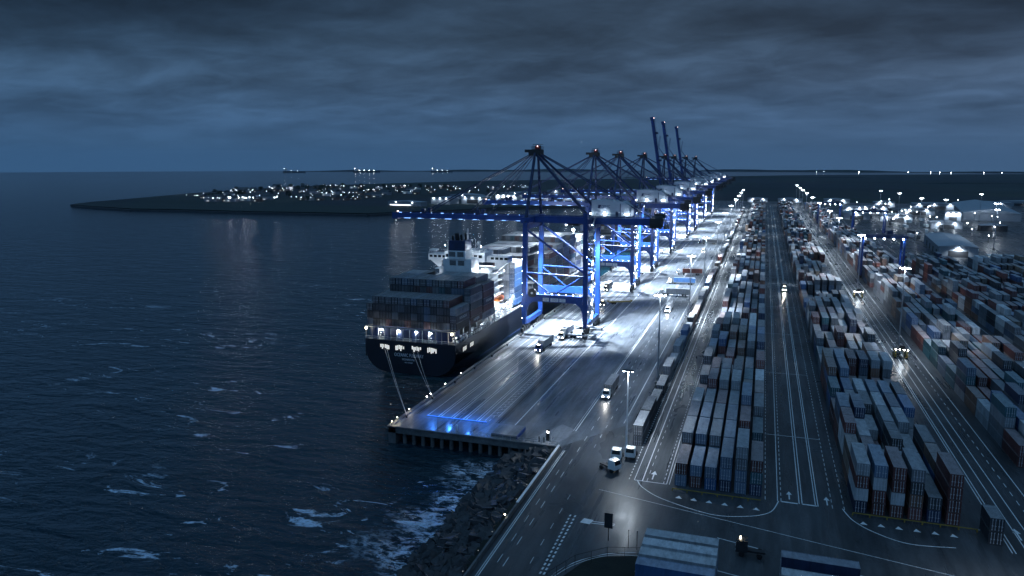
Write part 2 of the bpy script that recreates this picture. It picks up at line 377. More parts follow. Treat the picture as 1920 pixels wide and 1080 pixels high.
# ------------------------------------------------------------------ quay
q = MB()
q.box(XQ, XQ + 2.2, YQ, 1350, WL - 1, -.02).box(XQ + .01, -45.3, YQ, YQ + 2.0, -1.6, -.02)
q.box(XQ + 2, -46, YQ + 14, YQ + 16, WL - 1, -.1)
quay = q.build('quay_wall', M_wall, kind='structure')
cp = MB().box(XQ - .25, XQ + .9, YQ - .25, 1350, 0.0, .34).box(XQ + .9, -45.0, YQ - .25, YQ + .35, 0.0, .30)
cp.build('coping_kerb', M_wall, quay)
for i in range(17):
    x = XQ + 1.6 + i * 2.75
    p = MB().cyl((0, 0, WL - 1), (0, 0, -1.5), .55, n=10); p.build('pile', M_wall, quay, (x, YQ + 1.2, 0))
for i in range(44):   # timber fenders on the berth face
    y = YQ + 3 + i * 13
    f = MB().box(-.75, 0, -.8, .8, -3.6, -.3).box(-.95, -.75, -.9, .9, -3.7, -.2); f.build('fender_pad', M_black, quay, (XQ, y, 0))
for i in range(26):
    y = YQ + 8 + i * 17.5
    b = MB().cyl((0, 0, 0), (0, 0, .55), .28, .24, 10).cyl((0, 0, .55), (0, 0, .75), .45, .45, 10).build('mooring_bollard', M_dark, loc=(XQ + 1.6, y, .006))
    tag(b, 'cast iron mooring bollard on the quay edge, %s from the quay corner' % ordn(i), 'bollard', 'mooring bollards along the quay')
# small lamps fixed on the quay edge
for i, (x, y, wm) in enumerate([(XQ + .6, YQ + 1.0, 1), (XQ + .5, YQ + 4.4, 1), (XQ + .4, YQ + 12, 1), (XQ + .5, 197, 0), (XQ + .4, 200, 0), (XQ + .4, 211, 0), (XQ + .4, 224, 0)]):
    t = thing('quay_edge_lamp', (x, y, .34), 'small %s edge lamp on the quay kerb, %s from the corner' % ('warm' if wm else 'white', ordn(i)), 'lamp', 'small lamps on the quay kerb')
    MB().cyl((0, 0, 0), (0, 0, .7), .07, n=6).build('post', M_dark, t); MB().sph((0, 0, .85), .11).build('lamp_glass', E_warm if wm else E_head, t)
    if wm: point(t, (.3, 0, 1.1), 120, (1, .85, .55), .15)
# rails and cable slot
mb = MB()
for x in (XQ + 2.9, -66.0):
    for dx in (-.7, .7): mb.box(x + dx - .07, x + dx + .07, YQ + 12, 1290, .004, .06)
    mb.box(x - .28, x + .28, YQ + 12, 1290, .004, .03)
mb.build('crane_rails', M_dark, kind='structure')
# road markings: one thin sheet of painted shapes
mk = MB()
def ln(x, y0, y1, w=.18, z=.012):
    w *= 1.1; mk.poly([(x - w / 2, y0), (x + w / 2, y0), (x + w / 2, y1), (x - w / 2, y1)], z)
def hl(y, x0, x1, w=.2, z=.012): mk.poly([(x0, y - w / 2), (x1, y - w / 2), (x1, y + w / 2), (x0, y + w / 2)], z)
def dash(x, y0, y1, a=3, g=3, w=.18):
    y = y0
    while y < y1: ln(x, y, min(y + a, y1), w * .62); y += a + g
def seg(p, q, w=.2, z=.012):
    p, q = Vector(p), Vector(q); n_ = (q - p).normalized(); a = Vector((-n_.y, n_.x)) * w / 2
    mk.poly([p - a, q - a, q + a, p + a][::1], z)
def path(pts, w=.2, z=.012, dsh=None):
    L = [Vector(p) for p in pts]
    C = []
    for i in range(len(L) - 1):   # Catmull-Rom
        p0, p1, p2, p3 = L[max(i - 1, 0)], L[i], L[i + 1], L[min(i + 2, len(L) - 1)]
        for t in [j / 8 for j in range(8)]:
            C.append(.5 * ((2 * p1) + (p2 - p0) * t + (2 * p0 - 5 * p1 + 4 * p2 - p3) * t * t + (3 * p1 - p0 - 3 * p2 + p3) * t ** 3))
    C.append(L[-1])
    for i in range(len(C) - 1):
        if dsh and i % dsh[0] >= dsh[1]: continue
        seg(C[i], C[i + 1], w, z)
for x in (-87.2, -84.0, -83.2, -80.2, -79.4, -76.4, -75.6, -72.6, -71.8): ln(x, 184.3, 1280, .16)
for x in (-69.0,): dash(x, 186, 1280, 1.6, 1.6, .2)
ln(-70.2, 186, 1280, .14); ln(-67.8, 190, 1280, .14)
for i in range(26): seg((-70.1, 190 + i * 2.6), (-68, 191.6 + i * 2.6), .14)
ln(-61.2, 180, 700, .25); ln(-44.4, 186, 1250, .25); ln(-45.0, 186, 1250, .12); ln(-33.2, 196, 1250, .2)
dash(-40.6, 60, 1250, 3.2, 4.8, .2); dash(-37.2, 176, 1250, 2.4, 5, .2)
ln(-43.7, 40, 172, .16); ln(-44.1, 40, 172, .12); dash(-42.0, 45, 160, 3, 5, .16)
dash(-25.6, 160, 1280, .9, .9, .3); ln(-24.4, 160, 1280, .14); ln(-22.6, 160, 1280, .2); dash(-21.6, 160, 1280, 2, 2.6, .16)
dash(-17.9, 160, 1280, 1.2, 1.2, .24); ln(-17.2, 160, 1280, .16); ln(-16.6, 160, 1280, .12)
for x, t in ((3.7, 1), (6.2, 0), (6.9, 1), (10.5, 0), (11.1, 0), (13.7, 0), (14.2, 0), (17.0, 1), (19.3, 1)):
    (dash(x, 159, 1280, 1.6, 1.3, .2) if t else ln(x, 159, 1280, .16))
for x, t in ((46.9, 0), (47.5, 0), (49.6, 0), (51.8, 0), (54.3, 1), (56.6, 0)):
    (dash(x, 150, 1280, 2.2, 2.4, .22) if t else ln(x, 150, 1280, .18))
for x, t in ((82.2, 0), (85.8, 0), (88.6, 1), (91.8, 0)):
    (dash(x, 150, 1280, 2.2, 2.4, .22) if t else ln(x, 150, 1280, .18))
for y in range(200, 1280, 62): hl(y, 3.7, 17, .22)
for y in (455, 461, 776, 783): hl(y, -24, 47, .6)
hl(159, 7, 10.2, .5); hl(159.1, 11, 14, .5); hl(158.2, 37.5, 41, .4); hl(158.2, 42.5, 46, .4)
hl(160, -24.4, -17.2, .25)
path([(-23.7, 160), (-22, 156.6), (-17, 152.2), (-7, 148.3), (0, 149.6), (4.6, 153), (6.4, 159)], .22)
path([(18.9, 159.5), (20.5, 154.5), (24, 150.5), (29.5, 147.8), (37.5, 148.9)], .22)
path([(-31, 137.5), (-24, 151.4), (-10, 147.5), (13.8, 141.8), (60, 131)], .14) if 0 else seg((-31, 152.6), (13.8, 142.5), .14)
seg((13.8, 142.5), (60, 132.5), .14)
path([(-34.4, 104), (-32.5, 113), (-29, 121), (-23, 126.6), (-15, 128.2), (4, 125), (60, 113.5)], .2)
path([(-34.0, 104), (-32.0, 113), (-28.6, 120.6), (-22.8, 126.0), (-15, 127.6)], .12)
dash(-36.3, 98, 150, 2.4, 4.4, .16)
for i in range(16):
    t = i * 1.5; seg((-33.9 + .02 * i, 139 - t), (-34.0 + .02 * i, 138.2 - t), .35); seg((-32.9, 139 - t), (-33, 138.2 - t), .35)
for x in (-5, 14, 33, 52): seg((x, 137.5 - .235 * x), (x + 8, 137.5 - .235 * (x + 8)), .2)
def arrow(x, y, s=1.0, d=1):
    mk.poly([(x - .12 * s, y), (x + .12 * s, y), (x + .12 * s, y + 2.2 * s * d), (x - .12 * s, y + 2.2 * s * d)][::d], .012)
    mk.poly([(x - .55 * s, y + 2.2 * s * d), (x + .55 * s, y + 2.2 * s * d), (x, y + 3.8 * s * d)][::d], .012)
arrow(-20.6, 161.5, 1.3); arrow(8.6, 160.6, 1.1); arrow(16.1, 160.2, 1.1); arrow(50, 156, 1.3)
for i in range(6): mk.poly([(-14.6 + 3.17 * i, 153.6 - .1 * i), (-13.2 + 3.17 * i, 153.6 - .1 * i), (-13.9 + 3.17 * i, 154.9 - .1 * i)], .012)
for i in range(6): mk.poly([(21.6 + 3.17 * i, 153.4), (23.0 + 3.17 * i, 153.4), (22.3 + 3.17 * i, 154.7)], .012)
mk.poly([(-31.4, 136.4), (-29.4, 136.2), (-29.0, 138.2), (-31.0, 138.4)][::1], .012); seg((-29.2, 137.6), (-24.6, 137.8), .25); seg((-29.2, 136.8), (-24.6, 137.2), .25)
mk.build('road_markings', M_mark, kind='structure')
t = thing('glowing_blue_kerb', (-78, 184.4, 0), 'blue kerb strip with an added glow across the quay lanes near the southern end', 'lamp')  # painted kerb line given an added blue glow
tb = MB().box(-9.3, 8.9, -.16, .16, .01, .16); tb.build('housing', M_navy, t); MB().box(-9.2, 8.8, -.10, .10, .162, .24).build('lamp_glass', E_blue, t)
for x_ in (-8, -2.6, 2.8, 8): point(t, (x_, .6, 3.4), 1300, (.04, .22, 1), .4)  # blue lights added above the kerb strip to spread blue over the lanes
# platform and small plant at the south end of the quay
t = thing('concrete_platform', (-60.2, 175, 0), 'low pale concrete platform with a blue edge at the south end of the quay', 'platform')
MB().box(-4.2, 2.6, 0, 7.8, .012, .95).build('slab', M_pave, t); MB().box(2.62, 2.85, .2, 7.6, .012, .9).build('edge_panel', M_blue, t)
t = thing('traffic_signal', (-49.6, 177.2, 0), 'dark upright signal cabinet on the pale triangle by the quay end', 'signal')
MB().box(-.4, .4, -.3, .3, .01, 2.9).build('cabinet', M_dark, t); MB().cyl((.9, 0, .01), (.9, 0, 1.2), .08, n=6).build('post', M_white, t); MB().box(-.25, .25, -.33, -.3, 2.2, 2.5).build('lamp_glass', E_head, t)
for i, x in enumerate((-51.5, -50.2)):
    b = MB().cyl((0, 0, 0), (0, 0, 1.3), .16, n=8).sph((0, 0, 1.3), .16, n=8, k=4).build('steel_bollard', M_dark, loc=(x, 175.6, .01)); tag(b, 'dark steel post bollard beside the quay end barrier, %s of two from the sea' % ordn(i), 'bollard')
b = MB().cyl((0, 0, 0), (0, 0, 1.1), .16, .13, 8).cyl((0, 0, 1.1), (0, 0, 1.5), .3, .3, 8).build('steel_bollard', M_white, loc=(-74.7, 176.5, .01)); tag(b, 'lone white capped bollard near the southern quay kerb', 'bollard')
# walls and barriers of the coast road
t = thing('sea_wall', (-45.3, 173, 0), 'grey concrete sea wall running beside the coast road', 'wall')
MB().box(-.35, .05, -140, 0, -.3, .85).build('wall_panel', M_wall, t)
MB().box(-.42, .12, -34, -.2, .852, .98).build('coping_kerb', M_white, t)
t = thing('quay_end_railing', (-70, YQ + .1, .3), 'white railing along the southern end of the quay', 'railing')
mb = MB(); mb.rail([(1, 0, 0), (24, 0, 0)], 1.1, .07, 2.0); mb.build('rail', M_galv, t)
for i in range(9):
    w = thing('kerb_light', (-45.9, 162 - i * 7.4, .86), 'small marker light on top of the sea wall, %s from the quay' % ordn(i), 'light', 'marker lights on the sea wall')
    MB().cyl((0, 0, 0), (0, 0, .35), .05, n=6).build('post', M_dark, w); MB().sph((0, 0, .42), .06 if i != 4 else .16, n=6, k=4).build('lamp_glass', E_dim if i != 4 else E_warm, w)
# revetment slope and armour rocks
rv = MB(); k = 40
vs = []
for i in range(k + 1):
    y = YQ + 1.5 - i * 3.6
    for x, z in ((-45.6, -.25), (-51, -1.6), (-57, -3.8), (-63, -6.5)): vs.append((x + .5 * R.uniform(-1, 1), y, z))
rv.add(vs, [(4 * i + j, 4 * i + j + 1, 4 * i + 5 + j, 4 * i + 4 + j) for i in range(k) for j in range(3)])
rv.build('revetment_slope', M_rock, kind='structure')
sheet('verge_strip', [(-48, 30), (-45.6, 30), (-45.6, YQ - 1), (-47, YQ - 1)], -.12, M_grass)
rk = MB()
for i in range(2300):
    y = R.uniform(60, YQ - .5); t = R.random(); x = -47.3 - t * 12.5; z = -.7 - (t * 12.5) * .34; r = R.uniform(.5, 1.0) if R.random() < .7 else R.uniform(1.0, 1.9)
    vs = []
    for a, b, c in ((1, 1, 1), (1, 1, -1), (1, -1, 1), (1, -1, -1), (-1, 1, 1), (-1, 1, -1), (-1, -1, 1), (-1, -1, -1)):
        vs.append((a * R.uniform(.45, 1), b * R.uniform(.45, 1), c * R.uniform(.4, .9)))
    rot = Matrix.Rotation(R.uniform(0, 6.3), 3, Vector((R.uniform(-1, 1), R.uniform(-1, 1), R.uniform(-1, 1) + .01)).normalized())
    rk.add([rot @ Vector(v) * r + Vector((x, y, z)) for v in vs], [(0, 1, 3, 2), (4, 6, 7, 5), (0, 4, 5, 1), (2, 3, 7, 6), (0, 2, 6, 4), (1, 5, 7, 3)])
rk.build('armour_rocks', M_rock2, kind='stuff', label='heap of dark armour rocks between sea and coast road', cat='rocks')
# ------------------------------------------------------------------ high mast lamps
def mast(h, heads=6, lower=True):
    t = thing('lamp_mast', (0, 0, 0), 'x', 'lamp mast')
    MB().cyl((0, 0, 0), (0, 0, h), .34, .14, 10).build('pole', M_galv, t)
    MB().cbox((0, 0, .45), (1.7, 1.7, .9)).box(-.3, .3, -.3, .3, .9, 1.9).build('plinth', M_wall, t)
    r = MB()
    for i in range(16):
        a, b = 2 * math.pi * i / 16, 2 * math.pi * (i + 1) / 16
        r.beam((1.15 * math.cos(a), 1.15 * math.sin(a), h - .5), (1.15 * math.cos(b), 1.15 * math.sin(b), h - .5), .12)
    for i in range(4): a = math.pi * i / 2; r.beam((0, 0, h - .2), (1.15 * math.cos(a), 1.15 * math.sin(a), h - .5), .08)
    r.build('head_frame', M_dark, t)
    for i in range(heads):
        a = 2 * math.pi * (i + .5) / heads; c = Vector((1.45 * math.cos(a), 1.45 * math.sin(a), h - .75))
        f = MB().cbox((0, 0, 0), (.62, .62, .30)).build('floodlight', M_dark, t, c)
        MB().cyl((0, 0, -.36), (0, 0, -.16), .50, .36, 8).build('lamp_glass', E_lamp, f)
    return t
MASTH = 33.5
proto_mast = mast(MASTH)
proto_near = mast(28.5)
# (x, y, scale, watts, label)
WM = [(-29.5, 236.5, 'W', 26000), (-29.5, 342, 'W', 190000), (-29.3, 428, 'W', 190000), (-29.2, 540, 'W', 190000), (-29.2, 640, 'W', 190000), (-29.2, 745, 'W', 190000), (-29.2, 870, 'W', 190000), (-29.2, 965, 'W', 190000), (-29.2, 1060, 'W', 190000), (-29.2, 1165, 'W', 190000)]
RM = [(50.6, 303, 50000), (50.2, 433, 50000), (50, 560, 50000), (50, 640, 50000), (50, 760, 50000), (50, 872, 50000), (50, 990, 50000), (50, 1092, 50000), (50, 1185, 50000), (50, 1300, 50000)]
first = True
for i, (x, y, _, w) in enumerate(WM):
    o = proto_near if i == 0 else (proto_mast if i == 1 else copy_tree(proto_near))
    if i == 1: o = copy_tree(proto_near)
    o.location = (x, y, 0); tag(o, 'tall lit lamp mast between apron and trailer row, %s from the roundabout end' % ordn(i + 1), 'lamp mast', 'lamp masts between quay and yard')
    if i == 0: o.scale = (1, 1, 1.06)
    spot(o, (0, 0, 27.3), w, 118 if i < 2 else 140, .8)
for i, (x, y, w) in enumerate(RM):
    o = proto_mast if i == 0 else copy_tree(proto_mast)
    o.location = (x, y, 0); tag(o, 'tall lit lamp mast on the eastern yard road, %s from the near end' % ordn(i), 'lamp mast', 'lamp masts on the eastern yard road')
    spot(o, (0, 0, 32.2), w, 140, .7)
for i, (x, y) in enumerate([(147, 1103), (156, 1013), (158, 888), (176, 865), (244, 1019), (204, 799), (180, 700)]):
    o = copy_tree(proto_mast) if False else None
    o = link('lamp_mast', None, None, (x, y, 0)); tag(o, 'tall lit lamp mast in the far rail yard, %s from the north end' % ordn(i), 'lamp mast', 'lamp masts of the far rail yard')
    for ch in list(proto_mast.children):
        if ch.type == 'LIGHT': continue
        c = ch.copy(); COL.objects.link(c); c.parent = o
        for g in ch.children: c2 = g.copy(); COL.objects.link(c2); c2.parent = c
    spot(o, (0, 0, 32.2), 30000, 158, .5)
o = link('lamp_mast', None, None, (-29.4, 178, 0)); tag(o, 'shorter lit lamp post beside the white lorry cabs, nearest the roundabout', 'lamp mast')
MB().cyl((0, 0, 0), (0, 0, 20.4), .26, .14, 10).build('pole', M_white, o); MB().box(-1.3, 1.3, -.12, .12, 20.35, 20.5).build('cross_arm', M_dark, o)
for s_ in (-1, 0, 1):
    f = MB().cbox((0, 0, 0), (.7, .5, .22)).build('floodlight', M_dark, o, (s_ * 1.05, -.1, 20.2)); MB().box(-.25, .25, -.2, .2, -.2, -.1).build('lamp_glass', E_lamp, f)
spot(o, (0, 0, 19.8), 24000, 155, .6)
o = link('lamp_mast', None, None, (44.5, 128, 0)); tag(o, 'slim lit street lamp beside the southern road', 'lamp post')
MB().cyl((0, 0, 0), (0, 0, 12), .16, .09, 8).build('pole', M_galv, o); MB().beam((0, 0, 11.9), (-1.6, .6, 12.2), .1).cbox((-1.9, .7, 12.2), (.9, .5, .16)).build('lamp_head', M_white, o); MB().box(-2.2, -1.6, .5, .9, 12.05, 12.1).build('lamp_glass', E_head, o); spot(o, (-1.9, .7, 11.9), 7000, 150, .6)
# ================================================================== CONTAINERS
CW, CH = 2.44, 2.66
PAL = [('maroon', (.15, .045, .04), 16), ('dark red', (.24, .065, .045), 10), ('charcoal', (.05, .055, .065), 10), ('slate grey', (.14, .155, .18), 15), ('mid grey', (.24, .26, .29), 15),
       ('pale grey', (.42, .44, .47), 11), ('white', (.68, .70, .72), 6), ('navy', (.02, .035, .09), 7), ('mid blue', (.03, .11, .28), 6), ('steel blue', (.11, .17, .26), 8),
       ('teal', (.03, .12, .15), 6), ('tan', (.26, .19, .14), 4), ('rust brown', (.20, .10, .065), 9)]
CD = {a: b for a, b, c in PAL}
def pick(rr=R): return rr.choices([a for a, b, c in PAL], [c for a, b, c in PAL])[0]
CONT = []
def put(x, y, z, L, cname, label, group, score, rz=0, stuff=False):
    CONT.append((score, x, y, z, L, cname, label, group, rz, stuff))
def area(x, y, z, L, top, frt, side):
    d2 = x * x + y * y + (CAMZ - z) ** 2; d = math.sqrt(d2)
    a = 0
    if top: a += L * CW * (CAMZ - z) / d
    if frt: a += CW * CH * y / d
    if side: a += L * CH * abs(x) / d
    return a / d2
def blocky(name, short, xs, y0, ny, side_from, hts, seedn, pitch=12.66, gaps=(), cols=None, maxh=4, minh=1, mean=2.9, cull=None):
    rr = random.Random(seedn); nr = len(xs); H = {}
    bay_y = []; y = y0; b = 0
    while b < ny:
        for g0, g1 in gaps:
            if g0 <= y < g1 or g0 < y + 12.19 <= g1: y = g1
        bay_y.append(y); y += pitch; b += 1
    m = mean
    for b in range(ny):
        if b % 4 == 0: m = min(maxh, max(minh + .4, mean + rr.uniform(-1.1, 1.1)))
        for r in range(nr):
            if hts and b < len(hts) and hts[b] is not None: H[b, r] = hts[b][r]
            else: H[b, r] = int(max(0 if rr.random() < .06 else minh, min(maxh, round(m + rr.gauss(0, .75)))))
    base = {}
    for b in range(ny):
        for r in range(nr):
            x = xs[r]; yy = bay_y[b]; h = H[b, r]; two = rr.random() < .2 and not (cols and b < len(cols))
            if cull and cull(x, yy): continue
            for k in range(h):
                z = .02 + k * (CH + .03)
                cn = cols[b][r][k] if cols and b < len(cols) and cols[b][r] and k < len(cols[b][r]) else pick(rr)
                if rr.random() < .45 and k and not (cols and b < len(cols)): cn = lastc
                lastc = cn
                top = k == h - 1; frt = b == 0 or H[b - 1, r] <= k or (bay_y[b] - bay_y[b - 1] > 15)
                nb = r - 1 if x > 0 else r + 1
                side = not (0 <= nb < nr) or H[b, nb] <= k
                tw = 'topmost' if top else ['ground level', 'second tier', 'third tier', 'fourth tier', 'fifth tier'][k]
                rw = ordn(r if side_from == 'west' else nr - 1 - r)
                for half in ((0, 1) if two else (None,)):
                    L = 6.06 if half is not None else 12.19; yo = yy + (6.13 if half == 1 else 0)
                    lab = '%s container, %s, %s row from %s, %s%s bay back, %s' % (cn if half is None else 'short ' + cn, tw, rw, 'quay', '' if half is None else ('near ' if half == 0 else 'rear '), ordn(b), short)
                    put(x, yo, z, L, cn, lab, 'containers stacked in the ' + name, area(x, yo, z, L, top, frt and half != 1, side))
    return bay_y
P = 3.17
X1 = [-15.4 + P * i for i in range(6)]; X2 = [20.9 + 3.35 * i for i in range(6)]; X3 = [60.0 + P * i for i in range(7)]; X4 = [94.2 + P * i for i in range(10)]
c1 = [[['steel blue', 'maroon'], ['maroon', 'steel blue'], ['mid blue', 'steel blue'], ['navy', 'steel blue', 'steel blue'], ['steel blue', 'steel blue', 'slate grey', 'mid grey'], ['navy', 'teal', 'maroon']],
      [['maroon', 'maroon', 'slate grey'], ['slate grey', 'charcoal', 'steel blue'], ['charcoal', 'charcoal', 'slate grey'], ['navy', 'mid blue', 'steel blue'], ['navy'], ['navy']],
      [['navy', 'navy', 'navy'], ['slate grey', 'slate grey', 'steel blue'], ['slate grey', 'navy', 'slate grey'], ['navy', 'slate grey', 'steel blue'], ['maroon', 'maroon', 'maroon'], ['teal', 'teal', 'teal']],
      [['slate grey', 'slate grey', 'pale grey'], ['maroon', 'slate grey', 'mid grey'], ['maroon', 'maroon', 'maroon'], ['mid grey', 'navy', 'mid grey'], ['teal', 'teal', 'steel blue', 'steel blue'], ['tan', 'slate grey', 'mid grey']]]
h1 = [[2, 2, 2, 3, 4, 3], [3, 3, 3, 3, 1, 1], [3, 3, 3, 3, 3, 2], [3, 3, 3, 3, 4, 3], [2, 4, 4, 4, 3, 3], [3, 4, 4, 4, 3, 3], [4, 2, 2, 2, 3, 4], [3, 2, 3, 2, 2, 3]]
G_ = ((172.9, 180.6), (452, 464), (773, 786))
blocky('block beside the quay road', 'quayside block', X1, 160, 84, 'west', h1, 11, gaps=G_, cols=c1, mean=2.7)
c2 = [[['navy', 'pale grey', 'maroon', 'pale grey'], ['maroon', 'maroon', 'pale grey', 'steel blue'], ['maroon', 'pale grey', 'maroon', 'maroon'], ['maroon', 'rust brown', 'charcoal', 'slate grey'], ['navy', 'charcoal'], ['maroon', 'maroon', 'maroon', 'maroon']]]
h2 = [[4, 4, 4, 4, 2, 4], [3, 3, 2, 2, 2, 3], [4, 3, 1, 3, 2, 3], [4, 4, 2, 3, 3, 1], [2, 3, 3, 3, 3, 3], [3, 3, 3, 3, 3, 3], [4, 4, 2, 1, 2, 2]]
blocky('block east of the central road', 'middle block', X2, 158.6, 84, 'west', h2, 23, gaps=((171.5, 174),) + G_[1:], cols=c2, mean=2.7)
blocky('block east of the lamp road', 'lamp road block', X3, 196, 80, 'west', None, 31, gaps=G_[1:], mean=3.0, minh=2)
blocky('easternmost block', 'easternmost block', X4, 290, 24, 'west', None, 47, mean=2.6, cull=lambda x, y: x > 118 and y > 500)
blocky('far block by the sheds', 'shed block', [126 + P * i for i in range(9)], 455, 7, 'west', None, 53, mean=3.2, maxh=5)
# trailer row beside the apron road
rr = random.Random(5); y = 181; i = 0
row = [(181, 2, 'charcoal', 'slate grey'), (194.5, 2, 'charcoal', 'charcoal'), (208, 1, 'slate grey', ''), (222, 2, 'navy', 'slate grey'), (236, 1, 'mid grey', '')]
while y < 1150:
    n_ = 2 if i in (0, 1) or rr.random() < .42 else 1
    if i > 4 and rr.random() < .12: y += 9; i += 1; continue
    for k in range(n_):
        cn = ['slate grey', 'charcoal', 'charcoal', 'charcoal', 'slate grey', 'mid grey', 'mid grey', 'steel blue'][i] if i < 8 else pick(rr)
        put(-28.3, y, (.02 if n_ == 2 else .95) + k * 2.69, 12.19, cn, '%s container, %s, %s along the single row beside the apron' % (cn, 'upper' if k else ('under another' if n_ == 2 else 'alone on its trailer'), ordn(i)),
            'containers in the single row beside the apron', area(-28.3, y, 3, 12.19, k == n_ - 1, True, True) * .8)
    if n_ == 1 and i < 30:
        t = thing('container_trailer', (-27.1, y, 0), 'dark skeletal trailer under the container, %s along the row beside the apron' % ordn(i), 'trailer', 'trailers beside the apron')
        MB().box(-1.1, -.75, .1, 12.1, .62, .94).box(.75, 1.1, .1, 12.1, .62, .94).box(-1.1, 1.1, .1, .4, .6, .93).box(-1.1, 1.1, 11.7, 12, .6, .93).build('frame', M_dark, t)
        for wy in (1.6, 2.9, 9.8):
            for s_ in (-1, 1): MB().cyl((s_ * .7, 0, 0), (s_ * 1.15, 0, 0), .5, n=10).build('wheel', M_black, t, (0, wy, .51))
    y += 13.1 if rr.random() < .8 else 16; i += 1
# four pale containers beside the southern road, long side towards the camera
for j in range(4):
    yy = 122.9 - j * 3.35
    for k in range(3):
        cn = [['steel blue', 'steel blue', 'steel blue'], ['slate grey', 'steel blue', 'pale grey'], ['mid blue', 'steel blue', 'pale grey'], ['mid blue', 'mid blue', 'mid blue']][j][k] if k < 3 else ''
        cn = ['pale grey', 'pale grey', 'pale grey', 'mid blue'][j] if k == 2 else cn
        put(-16.3, yy, .02 + k * 2.69 - (.0), 12.19, cn, '%s container, %s tier, %s from the southern road, in the four-wide group' % (cn, ['ground', 'middle', 'top'][k], ordn(j)), 'containers beside the southern road',
            area(-10, yy, 6, 12.19, k == 2, j == 3, True) * 2, rz=-90)
for k in (0, 1): put(43.5, 152.5, .02 + k * 2.69, 6.06, 'charcoal', 'short charcoal container, %s, standing alone at the corner by the eastern road' % ('upper' if k else 'lower'), 'lone pair at the corner', area(43, 152, 3, 6, k, 1, 1) * 3)
for j, (x, yy, n_) in enumerate([(6.1, 127.6, 2), (6.0, 121.7, 2)]):
    for k in range(n_):
        cn = ['navy', 'navy', 'slate grey', 'pale grey'][j * 2 + k]
        put(x, yy, .02 + k * 2.69, 12.19, cn, '%s container, %s, %s of the pair south of the central road' % (cn, ['lower', 'upper'][k], ['dark one', 'nearer one'][j]), 'pair of stacks south of the central road', area(x, yy, 5, 12.19, k, 1, 1) * 2, rz=-90)
# ------------------------------------------------------------------ container ships' cargo
SX0 = -135.2
def cargo(ship, sx, bays, seedn, rows=14, desc='stern'):
    rr = random.Random(seedn)
    for bi, (y, z0, hs, colf) in enumerate(bays):
        for r in range(rows):
            h = hs[r]; hp = bays[bi - 1][2][r] if bi else 0; z0p = bays[bi - 1][1] if bi else 0
            for k in range(h):
                z = z0 + k * 2.72; x = sx + r * 2.53
                cn = (colf(r, k) if colf else None) or pick(rr)
                if colf is None or not colf(r, k):
                    cn = rr.choice(['maroon', 'charcoal', 'slate grey', 'charcoal', 'navy', 'slate grey', 'maroon', 'mid grey', 'steel blue', 'teal', 'pale grey'])
                frt = bi == 0 or y - bays[bi - 1][0] > 20 or hp * 2.72 + z0p <= z + .5
                side = r == rows - 1 or hs[r + 1] <= k
                tw = 'topmost' if k == h - 1 else ['bottom tier', 'second tier', 'third tier', 'fourth tier', 'fifth tier', 'sixth tier', 'seventh tier'][k]
                put(x, y, z, 12.19, cn, '%s container, %s, %s from quay side, %s bay from stern, %s' % (cn, tw, ordn(rows - 1 - r), ordn(bi), ship), 'containers aboard the ' + ship,
                    area(x, y, z, 12.19, k == h - 1, frt, side))
def cA(r, k): return {(13, 2): 'pale grey', (13, 1): 'navy', (13, 0): 'charcoal', (12, 3): 'maroon', (5, 3): 'slate grey', (2, 2): 'slate grey', (4, 2): 'slate grey', (9, 1): 'steel blue', (9, 2): 'steel blue', (8, 3): 'charcoal', (7, 3): 'steel blue'}.get((r, k)) or ('charcoal' if (r * 7 + k * 5) % 3 else None)
def cB(r, k): return {(13, 3): 'pale grey', (13, 2): 'teal', (13, 1): 'maroon', (13, 0): 'maroon', (13, 4): 'charcoal', (12, 5): 'maroon'}.get((r, k))
def cC(r, k): return {(13, 4): 'maroon', (13, 3): 'maroon', (13, 2): 'navy', (13, 1): 'maroon', (13, 0): 'pale grey', (12, 5): 'pale grey', (11, 5): 'slate grey'}.get((r, k))
B0 = 12.2
bays1 = [(236.6, B0, [3] + [4] * 12 + [3], cA), (249.9, B0 - .6, [4] + [6] * 12 + [5], cB), (263.2, B0 - 1.2, [6, 6, 6, 6, 5, 5, 6, 6, 6, 6, 6, 6, 6, 5], cC),
         (301.5, 9.4, [7, 7, 7, 6, 6, 5, 5, 5, 5, 6, 7, 7, 7, 7], lambda r, k: {13: 'mid blue' if k < 6 else 'pale grey', 12: 'pale grey' if k > 3 else 'mid grey', 11: 'white' if k > 4 else 'mid grey'}.get(r)),
         (315, 9.4, [2] * 9 + [1] * 5, None), (329, 9.4, [4] * 8 + [2] * 6, None), (343, 9.4, [7] * 6 + [6] * 5 + [4] * 3, None), (357, 9.4, [7] * 10 + [6] * 4, None), (371, 9.4, [7] * 14, None),
         (385, 9.4, [8] * 13 + [7], None), (399, 9.4, [8] * 14, None), (413, 9.4, [7] * 14, None), (427, 9.4, [7] * 14, None), (441, 9.4, [6] * 14, None), (455, 9.8, [6] * 14, None), (469, 10.2, [5] * 14, None), (483, 10.6, [4] * 14, None)]
cargo('nearer ship', SX0, bays1, 61)
bays2 = [(640 + 14 * i, 10, [rr.randint(3, 7)] * 14, None) for i in range(16)]
cargo('farther ship', SX0, bays2, 67)
